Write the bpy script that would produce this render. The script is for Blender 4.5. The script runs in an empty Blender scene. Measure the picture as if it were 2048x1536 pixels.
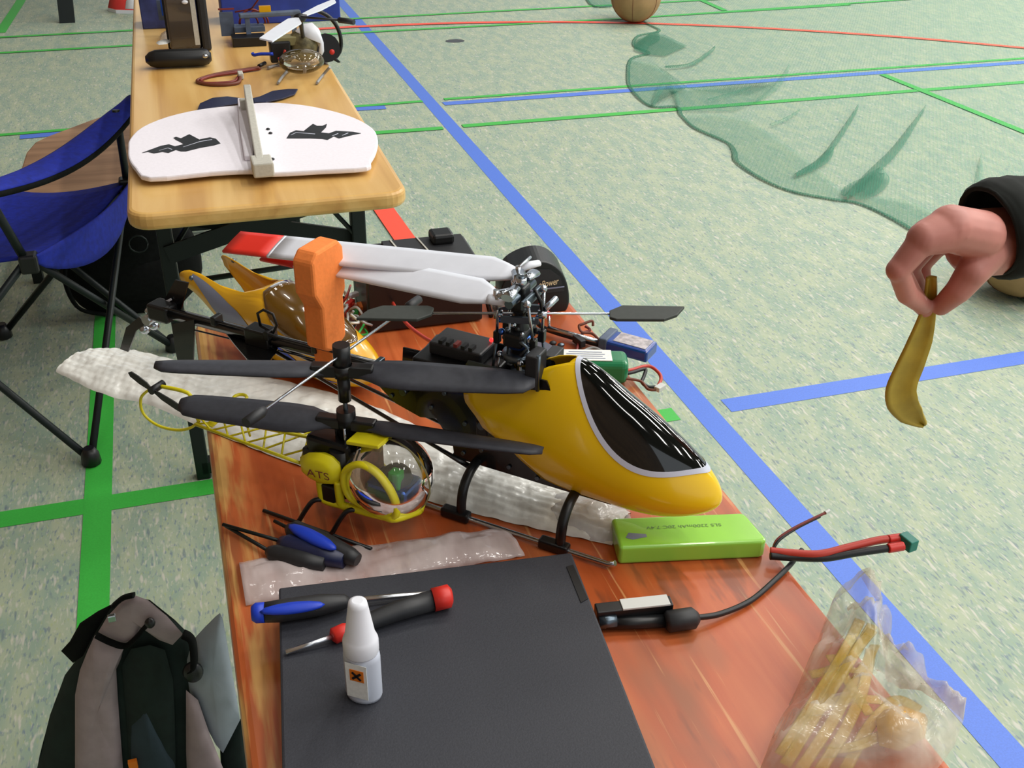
import bpy, math, random
from mathutils import Vector, Matrix
from mathutils import noise as mnoise
random.seed(7)
SC = bpy.context.scene
COL = SC.collection
# ------------------------------------------------------------------ camera
HC = 1.40            # camera height above the sports hall floor
ZT = 0.77            # height of the folding table tops
FPX = 2059.0         # focal length in pixels of the 2048 x 1536 frame
def _n(v): return v.normalized()
_vy = Vector((255-1024, -477-768, FPX)).normalized()
_vp = Vector((255-1024+1000, -477-768+23.4, FPX))
_up = _vy.cross(_vp).normalized()
if _up.y > 0: _up = -_up
_vx = _vy.cross(_up)
RW = Matrix((_vx, _vy, _up))                 # camera (x right, y down, z ahead) -> world
CAM = Vector((0, 0, HC))
cd = bpy.data.cameras.new('camera'); cam = bpy.data.objects.new('camera', cd); COL.objects.link(cam)
cd.sensor_width = 36; cd.lens = FPX/2048*36; cd.clip_start = .02; cd.clip_end = 100
_r, _u, _b = RW @ Vector((1,0,0)), RW @ Vector((0,-1,0)), RW @ Vector((0,0,-1))
cam.matrix_world = Matrix(((_r.x,_u.x,_b.x,0),(_r.y,_u.y,_b.y,0),(_r.z,_u.z,_b.z,HC),(0,0,0,1)))
SC.camera = cam
# ------------------------------------------------------------------ light
SC.view_settings.view_transform = 'Standard'
SC.view_settings.look = 'None'
SC.view_settings.gamma = 1
SC.view_settings.use_curve_mapping = False
SC.view_settings.exposure = 0.12
wd = bpy.data.worlds.new('world'); SC.world = wd; wd.use_nodes = True
wd.node_tree.nodes['Background'].inputs[0].default_value = (.80, .86, .90, 1)
wd.node_tree.nodes['Background'].inputs[1].default_value = .78
def area(x, y, z, sx, sy, e, col=(1, .975, .93)):
    l = bpy.data.lights.new('hall_lamp', 'AREA'); l.shape = 'RECTANGLE'; l.size = sx; l.size_y = sy
    l.energy = e; l.color = col
    o = bpy.data.objects.new('hall_lamp', l); COL.objects.link(o); o.location = (x, y, z)
for yy in (-4.4, -1.6, 1.2, 4.0):
    for xx, e in ((-.2, 10), (1.5, 22), (3.2, 50)):
        area(xx, yy, 6.2, .22, 1.1, e)
for yy in (-3.0, .2, 3.4, 6.6, 9.8):
    for xx in (5.4, 8.0, 10.6, 13.2, 15.8):
        area(xx, yy, 6.2, .30, 1.6, 88)
# ------------------------------------------------------------------ measuring helpers
def ray(px, py): return RW @ Vector((px-1024, py-768, FPX))
def G(px, py, z=0.0):                        # point at height z
    d = ray(px, py); return CAM + d*((z-HC)/d.z)
def T(px, py, h=0.0): return G(px, py, ZT+h) # point h above the table tops
def onplane(px, py, p0, n):
    d = ray(px, py); return CAM + d*((Vector(p0)-CAM).dot(n)/d.dot(n))
def V(*a): return Vector(a)
class Frame:                                  # upright frame: u ahead, v left, z up from its base
    def __init__(s, o, deg):
        s.o = Vector(o); a = math.radians(deg); s.u = V(math.cos(a), math.sin(a), 0); s.v = V(-math.sin(a), math.cos(a), 0)
        s.rot = Matrix.Rotation(a, 3, 'Z')
    def w(s, u, v, z): return s.o + s.u*u + s.v*v + V(0,0,z)
    def pix(s, px, py, v=0.0): return onplane(px, py, s.o + s.v*v, s.v)
    def uz(s, px, py, v=0.0):
        p = s.pix(px, py, v) - s.o; return p.dot(s.u), p.z
# ------------------------------------------------------------------ mesh builder
class MB:
    def __init__(s): s.v = []; s.f = []; s.sm = []
    def add(s, vs, fs, smooth=False):
        o = len(s.v); s.v += [Vector(p) for p in vs]
        for f in fs: s.f.append([i+o for i in f]); s.sm.append(smooth)
        return s
    def box(s, c, size, rot=None):
        c = Vector(c); h = [x/2 for x in size]; vs = []
        for x in (-1,1):
            for y in (-1,1):
                for z in (-1,1):
                    p = V(x*h[0], y*h[1], z*h[2]); vs.append(c + (rot @ p if rot is not None else p))
        return s.add(vs, [(0,1,3,2),(4,6,7,5),(0,4,5,1),(2,3,7,6),(0,2,6,4),(1,5,7,3)])
    def tube(s, pts, r, n=8, cap=True, flat=None, smooth=True):
        pts = [Vector(p) for p in pts]; k = len(pts)
        rs = r if isinstance(r, (list, tuple)) else [r]*k
        t0 = (pts[1]-pts[0]).normalized()
        a = t0.cross(V(0,0,1))
        if a.length < 1e-4: a = t0.cross(V(1,0,0))
        a.normalize(); vs = []; fs = []
        for i in range(k):
            if i == 0: t = pts[1]-pts[0]
            elif i == k-1: t = pts[-1]-pts[-2]
            else: t = (pts[i+1]-pts[i]).normalized() + (pts[i]-pts[i-1]).normalized()
            if t.length < 1e-9: t = t0.copy()
            t.normalize()
            a = a - t*a.dot(t)
            if a.length < 1e-6: a = t.orthogonal()
            a.normalize(); b = t.cross(a)
            for j in range(n):
                an = 2*math.pi*j/n
                vs.append(pts[i] + (a*math.cos(an) + b*math.sin(an)*(flat or 1))*rs[i])
        for i in range(k-1):
            for j in range(n):
                j2 = (j+1) % n; fs.append((i*n+j, i*n+j2, (i+1)*n+j2, (i+1)*n+j))
        s.add(vs, fs, smooth)
        if cap:
            o = len(s.v)-k*n
            s.f.append([o+j for j in range(n)][::-1]); s.sm.append(False)
            s.f.append([o+(k-1)*n+j for j in range(n)]); s.sm.append(False)
        return s
    def cyl(s, p, q, r, n=16, r2=None): return s.tube([p, q], [r, r if r2 is None else r2], n)
    def prism(s, poly, off):
        off = Vector(off); n = len(poly); a = [Vector(p) for p in poly]; b = [p+off for p in a]
        fs = [list(range(n))[::-1], [n+i for i in range(n)]] + [(i, (i+1) % n, n+(i+1) % n, n+i) for i in range(n)]
        return s.add(a+b, fs)
    def lathe(s, prof, base, axis=(0,0,1), n=20, sx=1.0, ref=None):
        base = Vector(base); ax = Vector(axis).normalized()
        a = ax.orthogonal().normalized() if ref is None else (Vector(ref)-ax*Vector(ref).dot(ax)).normalized()
        b = ax.cross(a); vs = []; fs = []
        for r, z in prof:
            for j in range(n):
                an = 2*math.pi*j/n; vs.append(base + ax*z + (a*math.cos(an) + b*math.sin(an)*sx)*r)
        for i in range(len(prof)-1):
            for j in range(n):
                j2 = (j+1) % n; fs.append((i*n+j, i*n+j2, (i+1)*n+j2, (i+1)*n+j))
        fs2 = [[j for j in range(n)][::-1], [(len(prof)-1)*n+j for j in range(n)]]
        o = len(s.v); s.add(vs, fs, True)
        for f in fs2: s.f.append([i+o for i in f]); s.sm.append(False)
        return s
    def ell(s, c, rad, rot=None, n=16, m=10):
        c = Vector(c); vs = []; fs = []
        for i in range(m+1):
            t = -math.pi/2 + math.pi*i/m
            for j in range(n):
                a = 2*math.pi*j/n
                p = V(rad[0]*math.cos(t)*math.cos(a), rad[1]*math.cos(t)*math.sin(a), rad[2]*math.sin(t))
                vs.append(c + (rot @ p if rot is not None else p))
        for i in range(m):
            for j in range(n):
                j2 = (j+1) % n; fs.append((i*n+j, i*n+j2, (i+1)*n+j2, (i+1)*n+j))
        return s.add(vs, fs, True)
    def grid(s, fn, nu, nv, cu=False, cv=False, smooth=True):
        vs = []; fs = []
        for i in range(nu+(0 if cu else 1)):
            for j in range(nv+(0 if cv else 1)): vs.append(fn(i/nu, j/nv))
        W = nv+(0 if cv else 1); H = nu+(0 if cu else 1)
        for i in range(nu):
            for j in range(nv):
                i2 = (i+1) % H; j2 = (j+1) % W
                fs.append((i*W+j, i2*W+j, i2*W+j2, i*W+j2))
        return s.add(vs, fs, smooth)
    def pillow(s, outline, nrm, h, hb=0.0, rings=7, rough=0.0, fs_=40.0, ctr=None, power=.5, seed=0.0):
        P = [Vector(p) for p in outline]; n = len(P); c = sum(P, V(0,0,0))/n if ctr is None else Vector(ctr)
        nrm = Vector(nrm).normalized(); vs = []; fs = []
        def lay(sign, hh):
            o = len(vs)
            for k in range(rings+1):
                q = 1-k/rings; lift = hh*(1-q*q)**power
                if k == rings:
                    vs.append(c + nrm*sign*hh*(1+rough*mnoise.noise(c*fs_))); break
                for p in P:
                    b = c + (p-c)*q
                    ns = rough*hh*(mnoise.noise(b*fs_+V(seed,0,0)) + .6*abs(mnoise.noise(b*fs_*2.7)))*(1 if k else .15)
                    vs.append(b + nrm*sign*(lift+ns))
            for k in range(rings-1):
                for j in range(n):
                    j2 = (j+1) % n; q = (o+k*n+j, o+k*n+j2, o+(k+1)*n+j2, o+(k+1)*n+j)
                    fs.append(q if sign > 0 else q[::-1])
            e = o+rings*n
            for j in range(n):
                j2 = (j+1) % n; q = (o+(rings-1)*n+j, o+(rings-1)*n+j2, e)
                fs.append(q if sign > 0 else q[::-1])
        lay(1, h)
        if hb: lay(-1, hb)
        return s.add(vs, fs, True)
    def mesh(s, name, org):
        me = bpy.data.meshes.new(name); me.from_pydata([p-org for p in s.v], [], s.f)
        me.polygons.foreach_set('use_smooth', s.sm); me.update(); return me
def cat(pts, k=8, closed=False):              # Catmull-Rom
    P = [Vector(p) for p in pts]; n = len(P); out = []
    seg = n if closed else n-1
    for i in range(seg):
        if closed: a, b, c, d = P[(i-1) % n], P[i], P[(i+1) % n], P[(i+2) % n]
        else: a, b, c, d = P[max(i-1,0)], P[i], P[i+1], P[min(i+2,n-1)]
        for j in range(k):
            t = j/k
            out.append(.5*((2*b)+(c-a)*t+(2*a-5*b+4*c-d)*t*t+(3*b-a-3*c+d)*t**3))
    if not closed: out.append(P[-1])
    return out
def interp(tab, x):
    if x <= tab[0][0]: return tab[0][1]
    for (a, p), (b, q) in zip(tab, tab[1:]):
        if x <= b:
            t = (x-a)/(b-a); t = t*t*(3-2*t)*.5 + t*.5; return p+(q-p)*t
    return tab[-1][1]
class Spline:                                 # natural cubic through a table
    def __init__(s, tab):
        s.x = [a for a, _ in tab]; s.y = [b for _, b in tab]; n = len(tab); h = [s.x[i+1]-s.x[i] for i in range(n-1)]
        al = [0]*n; l = [1]*n; mu = [0]*n; z = [0]*n; s.c = [0]*n; s.b = [0]*n; s.d = [0]*n
        for i in range(1, n-1):
            al[i] = 3*((s.y[i+1]-s.y[i])/h[i]-(s.y[i]-s.y[i-1])/h[i-1])
            l[i] = 2*(s.x[i+1]-s.x[i-1])-h[i-1]*mu[i-1]; mu[i] = h[i]/l[i]; z[i] = (al[i]-h[i-1]*z[i-1])/l[i]
        for j in range(n-2, -1, -1):
            s.c[j] = z[j]-mu[j]*s.c[j+1]; s.b[j] = (s.y[j+1]-s.y[j])/h[j]-h[j]*(s.c[j+1]+2*s.c[j])/3; s.d[j] = (s.c[j+1]-s.c[j])/(3*h[j])
    def __call__(s, x):
        x = min(s.x[-1], max(s.x[0], x)); i = 0
        while i < len(s.x)-2 and x > s.x[i+1]: i += 1
        t = x-s.x[i]; return s.y[i]+s.b[i]*t+s.c[i]*t*t+s.d[i]*t**3
# ------------------------------------------------------------------ objects
def finish(o, bevel=0, solid=0, subsurf=0, seg=2):
    if solid:
        m = o.modifiers.new('solid', 'SOLIDIFY'); m.thickness = solid; m.offset = 0
    if bevel:
        m = o.modifiers.new('bevel', 'BEVEL'); m.width = bevel; m.segments = seg; m.limit_method = 'ANGLE'; m.angle_limit = math.radians(38)
    if subsurf:
        m = o.modifiers.new('sub', 'SUBSURF'); m.levels = subsurf; m.render_levels = subsurf
    return o
def thing(name, label, category, loc, group=None):
    o = bpy.data.objects.new(name, None); COL.objects.link(o); o.location = loc; o.empty_display_size = .03
    o['label'] = label; o['category'] = category
    if group: o['group'] = group
    return o
def worldloc(o):
    p = Vector(o.location)
    while o.parent: o = o.parent; p += Vector(o.location)
    return p
def part(name, mb, mat, parent, label=None, **kw):
    org = worldloc(parent)
    o = bpy.data.objects.new(name, mb.mesh(name, org)); COL.objects.link(o); o.parent = parent
    o.data.materials.append(mat)
    if label: o['label'] = label
    return finish(o, **kw)
def single(name, mb, mat, label, category, group=None, kind=None, **kw):
    lo = [min(p[i] for p in mb.v) for i in range(3)]; hi = [max(p[i] for p in mb.v) for i in range(3)]
    org = V((lo[0]+hi[0])/2, (lo[1]+hi[1])/2, lo[2])
    o = bpy.data.objects.new(name, mb.mesh(name, org)); COL.objects.link(o); o.location = org
    o.data.materials.append(mat)
    if label: o['label'] = label
    if category: o['category'] = category
    if group: o['group'] = group
    if kind: o['kind'] = kind
    return finish(o, **kw)
def text(name, body, mat, parent, c, xdir, ydir, h, ext=.0002, shear=0.0, width=None):
    cu = bpy.data.curves.new('t', 'FONT'); cu.body = body; cu.size = 1; cu.align_x = 'CENTER'; cu.align_y = 'CENTER'; cu.shear = shear; cu.extrude = .0
    t = bpy.data.objects.new('t', cu); COL.objects.link(t)
    bpy.context.view_layer.update()
    me = bpy.data.meshes.new_from_object(t.evaluated_get(bpy.context.evaluated_depsgraph_get()))
    bpy.data.objects.remove(t)
    xs = [v.co.x for v in me.vertices]; ys = [v.co.y for v in me.vertices]
    hh = max(ys)-min(ys); ww = max(xs)-min(xs); mx = (max(xs)+min(xs))/2; my = (max(ys)+min(ys))/2
    xd = Vector(xdir).normalized(); yd = Vector(ydir); yd = (yd - xd*yd.dot(xd)).normalized(); nd = xd.cross(yd)
    sy = h/hh; sx = sy if width is None else width/ww
    mb = MB(); mb.add([Vector(c) + xd*(v.co.x-mx)*sx + yd*(v.co.y-my)*sy + nd*ext for v in me.vertices], [list(p.vertices) for p in me.polygons])
    bpy.data.meshes.remove(me)
    return part(name, mb, mat, parent)
# ------------------------------------------------------------------ materials
def lin(c):
    return tuple(((x/255)/12.92 if x/255 <= .04045 else (((x/255)+.055)/1.055)**2.4) for x in c)
def base_mat(name):
    m = bpy.data.materials.new(name); m.use_nodes = True; nt = m.node_tree
    return m, nt, nt.nodes['Principled BSDF']
def nd(nt, typ, **kw):
    x = nt.nodes.new(typ)
    for k, v in kw.items(): setattr(x, k, v)
    return x
def M(name, rgb, rough=.5, metal=0.0, var=.0, scale=60.0, bump=0.0, bscale=None, coat=0.0, emit=None, trans=0.0, spec=.5, stretch=None, sheen=0.0):
    m, nt, p = base_mat(name)
    c = lin(rgb); p.inputs['Base Color'].default_value = (*c, 1); p.inputs['Roughness'].default_value = rough
    p.inputs['Metallic'].default_value = metal; p.inputs['Coat Weight'].default_value = coat
    p.inputs['Transmission Weight'].default_value = trans; p.inputs['Specular IOR Level'].default_value = spec
    p.inputs['Sheen Weight'].default_value = sheen
    tc = nd(nt, 'ShaderNodeTexCoord'); mp = nd(nt, 'ShaderNodeMapping')
    if stretch: mp.inputs['Scale'].default_value = stretch
    nt.links.new(tc.outputs['Object'], mp.inputs[0])
    if var:
        nz = nd(nt, 'ShaderNodeTexNoise'); nz.inputs['Scale'].default_value = scale; nz.inputs['Detail'].default_value = 4
        rp = nd(nt, 'ShaderNodeValToRGB'); e = rp.color_ramp.elements
        e[0].position = .35; e[1].position = .65
        e[0].color = (*[max(0, x*(1-var)) for x in c], 1); e[1].color = (*[min(1, x*(1+var)) for x in c], 1)
        nt.links.new(mp.outputs[0], nz.inputs[0]); nt.links.new(nz.outputs[0], rp.inputs[0]); nt.links.new(rp.outputs[0], p.inputs['Base Color'])
    if bump:
        nz = nd(nt, 'ShaderNodeTexNoise'); nz.inputs['Scale'].default_value = bscale or scale; nz.inputs['Detail'].default_value = 3
        b = nd(nt, 'ShaderNodeBump'); b.inputs['Strength'].default_value = bump; b.inputs['Distance'].default_value = .003
        nt.links.new(mp.outputs[0], nz.inputs[0]); nt.links.new(nz.outputs[0], b.inputs['Height']); nt.links.new(b.outputs[0], p.inputs['Normal'])
    if emit:
        p.inputs['Emission Color'].default_value = (*lin(rgb), 1); p.inputs['Emission Strength'].default_value = emit
    return m
def film(name, rgb, opacity, rough=.15, bump=.6, bscale=60, crease=0.0, stretch=(1,1,1)):
    """thin clear plastic: part see-through, part a glossy pale skin"""
    m, nt, p = base_mat(name)
    p.inputs['Base Color'].default_value = (*lin(rgb), 1); p.inputs['Roughness'].default_value = rough
    tc = nd(nt, 'ShaderNodeTexCoord'); mp = nd(nt, 'ShaderNodeMapping'); mp.inputs['Scale'].default_value = stretch
    nt.links.new(tc.outputs['Object'], mp.inputs[0])
    nz = nd(nt, 'ShaderNodeTexNoise'); nz.inputs['Scale'].default_value = bscale; nz.inputs['Detail'].default_value = 3
    vo = nd(nt, 'ShaderNodeTexVoronoi'); vo.inputs['Scale'].default_value = bscale*.5; vo.feature = 'DISTANCE_TO_EDGE'
    ad = nd(nt, 'ShaderNodeMath', operation='ADD')
    nt.links.new(mp.outputs[0], nz.inputs[0]); nt.links.new(mp.outputs[0], vo.inputs[0])
    nt.links.new(nz.outputs[0], ad.inputs[0]); nt.links.new(vo.outputs[0], ad.inputs[1])
    b = nd(nt, 'ShaderNodeBump'); b.inputs['Strength'].default_value = bump; b.inputs['Distance'].default_value = .004
    nt.links.new(ad.outputs[0], b.inputs['Height']); nt.links.new(b.outputs[0], p.inputs['Normal'])
    tr = nd(nt, 'ShaderNodeBsdfTransparent'); mx = nd(nt, 'ShaderNodeMixShader')
    rp = nd(nt, 'ShaderNodeMapRange'); rp.inputs[1].default_value = .3; rp.inputs[2].default_value = .7
    rp.inputs[3].default_value = opacity*.7; rp.inputs[4].default_value = min(1, opacity*1.3+crease)
    nt.links.new(nz.outputs[0], rp.inputs[0]); nt.links.new(rp.outputs[0], mx.inputs[0])
    nt.links.new(tr.outputs[0], mx.inputs[1]); nt.links.new(p.outputs[0], mx.inputs[2])
    nt.links.new(mx.outputs[0], nt.nodes['Material Output'].inputs[0])
    return m
def floor_mat():
    m, nt, p = base_mat('speckled_linoleum')
    tc = nd(nt, 'ShaderNodeTexCoord')
    def lay(sx, sy, lo, hi, src, col, prev, amt=1.0, det=2.0):
        mp = nd(nt, 'ShaderNodeMapping'); mp.inputs['Scale'].default_value = (sx, sy, 1); mp.inputs['Location'].default_value = (src*3.7, src*1.3, src)
        nz = nd(nt, 'ShaderNodeTexNoise'); nz.inputs['Scale'].default_value = 1; nz.inputs['Detail'].default_value = det
        mr = nd(nt, 'ShaderNodeMapRange'); mr.inputs[1].default_value = lo; mr.inputs[2].default_value = hi; mr.inputs[3].default_value = 0; mr.inputs[4].default_value = amt
        mx = nd(nt, 'ShaderNodeMix', data_type='RGBA'); mx.inputs['B'].default_value = (*lin(col), 1)
        nt.links.new(tc.outputs['Object'], mp.inputs[0]); nt.links.new(mp.outputs[0], nz.inputs[0]); nt.links.new(nz.outputs[0], mr.inputs[0]); nt.links.new(mr.outputs[0], mx.inputs['Factor'])
        if isinstance(prev, tuple): mx.inputs['A'].default_value = (*lin(prev), 1)
        else: nt.links.new(prev, mx.inputs['A'])
        return mx.outputs['Result']
    c = lay(22, 7, .4, .62, 1, (168, 179, 154), (146, 166, 149))
    c = lay(170, 50, .56, .70, 2, (192, 194, 178), c, .8)
    c = lay(160, 50, .57, .70, 3, (110, 128, 144), c, .75)
    c = lay(150, 50, .58, .70, 4, (164, 176, 112), c, .38)
    c = lay(90, 20, .62, .72, 5, (204, 200, 190), c, .7, 1)
    c = lay(100, 22, .64, .74, 6, (100, 116, 130), c, .6, 1)
    nt.links.new(c, p.inputs['Base Color']); p.inputs['Roughness'].default_value = .55; p.inputs['Specular IOR Level'].default_value = .3
    return m
def wood_mat(name, c1, c2, c3, sx, sy, rough=.35, wear=None, scratch=None):
    m, nt, p = base_mat(name); tc = nd(nt, 'ShaderNodeTexCoord')
    mp = nd(nt, 'ShaderNodeMapping'); mp.inputs['Scale'].default_value = (sx, sy, sx)
    nz = nd(nt, 'ShaderNodeTexNoise'); nz.inputs['Scale'].default_value = 1; nz.inputs['Detail'].default_value = 5; nz.inputs['Distortion'].default_value = .6
    rp = nd(nt, 'ShaderNodeValToRGB'); e = rp.color_ramp.elements
    e[0].position = .3; e[0].color = (*lin(c1), 1); e[1].position = .72; e[1].color = (*lin(c3), 1)
    k = e.new(.5); k.color = (*lin(c2), 1)
    nt.links.new(tc.outputs['Object'], mp.inputs[0]); nt.links.new(mp.outputs[0], nz.inputs[0]); nt.links.new(nz.outputs[0], rp.inputs[0])
    col = rp.outputs[0]
    def over(col, fac, c):
        mx = nd(nt, 'ShaderNodeMix', data_type='RGBA'); mx.inputs['B'].default_value = (*lin(c), 1)
        nt.links.new(fac, mx.inputs['Factor']); nt.links.new(col, mx.inputs['A']); return mx.outputs['Result']
    def nfac(sc, lo, hi, amt, loc=0):
        q = nd(nt, 'ShaderNodeMapping'); q.inputs['Scale'].default_value = sc; q.inputs['Location'].default_value = (loc, loc, 0)
        z = nd(nt, 'ShaderNodeTexNoise'); z.inputs['Scale'].default_value = 1; z.inputs['Detail'].default_value = 3
        r = nd(nt, 'ShaderNodeMapRange'); r.inputs[1].default_value = lo; r.inputs[2].default_value = hi; r.inputs[4].default_value = amt
        nt.links.new(tc.outputs['Object'], q.inputs[0]); nt.links.new(q.outputs[0], z.inputs[0]); nt.links.new(z.outputs[0], r.inputs[0]); return r.outputs[0]
    if scratch:
        col = over(col, nfac((14, 5, 1), .48, .64, .8, 2), scratch[0])      # dull rubbed patches
        col = over(col, nfac((170, 5, 1), .63, .70, .75, 5), scratch[1])      # fine pale scratches along the board
        col = over(col, nfac((50, 10, 1), .60, .70, .6, 9), scratch[2])
    if wear:                                                                  # varnish worn off along the long edge
        x0, x1, wc, edge = wear
        sp = nd(nt, 'ShaderNodeSeparateXYZ'); nt.links.new(tc.outputs['Object'], sp.inputs[0])
        mr = nd(nt, 'ShaderNodeMapRange', interpolation_type='SMOOTHSTEP'); mr.inputs[1].default_value = x0; mr.inputs[2].default_value = x1; mr.inputs[3].default_value = 1; mr.inputs[4].default_value = 0
        nt.links.new(sp.outputs[0], mr.inputs[0])
        ml = nd(nt, 'ShaderNodeMath', operation='MULTIPLY'); nt.links.new(mr.outputs[0], ml.inputs[0]); nt.links.new(nfac((90, 9, 1), .42, .58, 1, 3), ml.inputs[1])
        col = over(col, ml.outputs[0], wc)
    nt.links.new(col, p.inputs['Base Color']); p.inputs['Roughness'].default_value = rough
    return m
def net_mat(name, rgb, lo, hi, cell=.012, duty=.25):
    m, nt, p = base_mat(name); p.inputs['Base Color'].default_value = (*lin(rgb), 1); p.inputs['Roughness'].default_value = .7
    tc = nd(nt, 'ShaderNodeTexCoord'); sp = nd(nt, 'ShaderNodeSeparateXYZ'); nt.links.new(tc.outputs['Object'], sp.inputs[0])
    outs = []
    for ax, sgn in ((0, 1), (1, -1)):
        a = nd(nt, 'ShaderNodeMath', operation='MULTIPLY_ADD'); a.inputs[1].default_value = .8; 
        nt.links.new(sp.outputs[0], a.inputs[0])
        b = nd(nt, 'ShaderNodeMath', operation='MULTIPLY'); b.inputs[1].default_value = .6*sgn; nt.links.new(sp.outputs[1], b.inputs[0]); nt.links.new(b.outputs[0], a.inputs[2])
        d = nd(nt, 'ShaderNodeMath', operation='DIVIDE'); d.inputs[1].default_value = cell; nt.links.new(a.outputs[0], d.inputs[0])
        fr = nd(nt, 'ShaderNodeMath', operation='FRACT'); nt.links.new(d.outputs[0], fr.inputs[0])
        lt = nd(nt, 'ShaderNodeMath', operation='LESS_THAN'); lt.inputs[1].default_value = duty; nt.links.new(fr.outputs[0], lt.inputs[0]); outs.append(lt)
    mx_ = nd(nt, 'ShaderNodeMath', operation='MAXIMUM'); nt.links.new(outs[0].outputs[0], mx_.inputs[0]); nt.links.new(outs[1].outputs[0], mx_.inputs[1])
    mr = nd(nt, 'ShaderNodeMapRange'); mr.inputs[3].default_value = lo; mr.inputs[4].default_value = hi; nt.links.new(mx_.outputs[0], mr.inputs[0])
    tr = nd(nt, 'ShaderNodeBsdfTransparent'); mx = nd(nt, 'ShaderNodeMixShader')
    nt.links.new(mr.outputs[0], mx.inputs[0]); nt.links.new(tr.outputs[0], mx.inputs[1]); nt.links.new(p.outputs[0], mx.inputs[2])
    nt.links.new(mx.outputs[0], nt.nodes['Material Output'].inputs[0])
    return m
def clear_mat(name, rgb, tint=.12, rough=.03):
    m, nt, p = base_mat(name); p.inputs['Base Color'].default_value = (*lin(rgb), 1); p.inputs['Roughness'].default_value = .2
    gl = nd(nt, 'ShaderNodeBsdfGlossy'); gl.inputs['Roughness'].default_value = rough; gl.inputs['Color'].default_value = (1,1,1,1)
    tr = nd(nt, 'ShaderNodeBsdfTransparent'); m1 = nd(nt, 'ShaderNodeMixShader'); m1.inputs[0].default_value = tint
    nt.links.new(tr.outputs[0], m1.inputs[1]); nt.links.new(p.outputs[0], m1.inputs[2])
    fr = nd(nt, 'ShaderNodeFresnel'); fr.inputs[0].default_value = 1.45; m2 = nd(nt, 'ShaderNodeMixShader')
    nt.links.new(fr.outputs[0], m2.inputs[0]); nt.links.new(m1.outputs[0], m2.inputs[1]); nt.links.new(gl.outputs[0], m2.inputs[2])
    nt.links.new(m2.outputs[0], nt.nodes['Material Output'].inputs[0])
    return m
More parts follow.
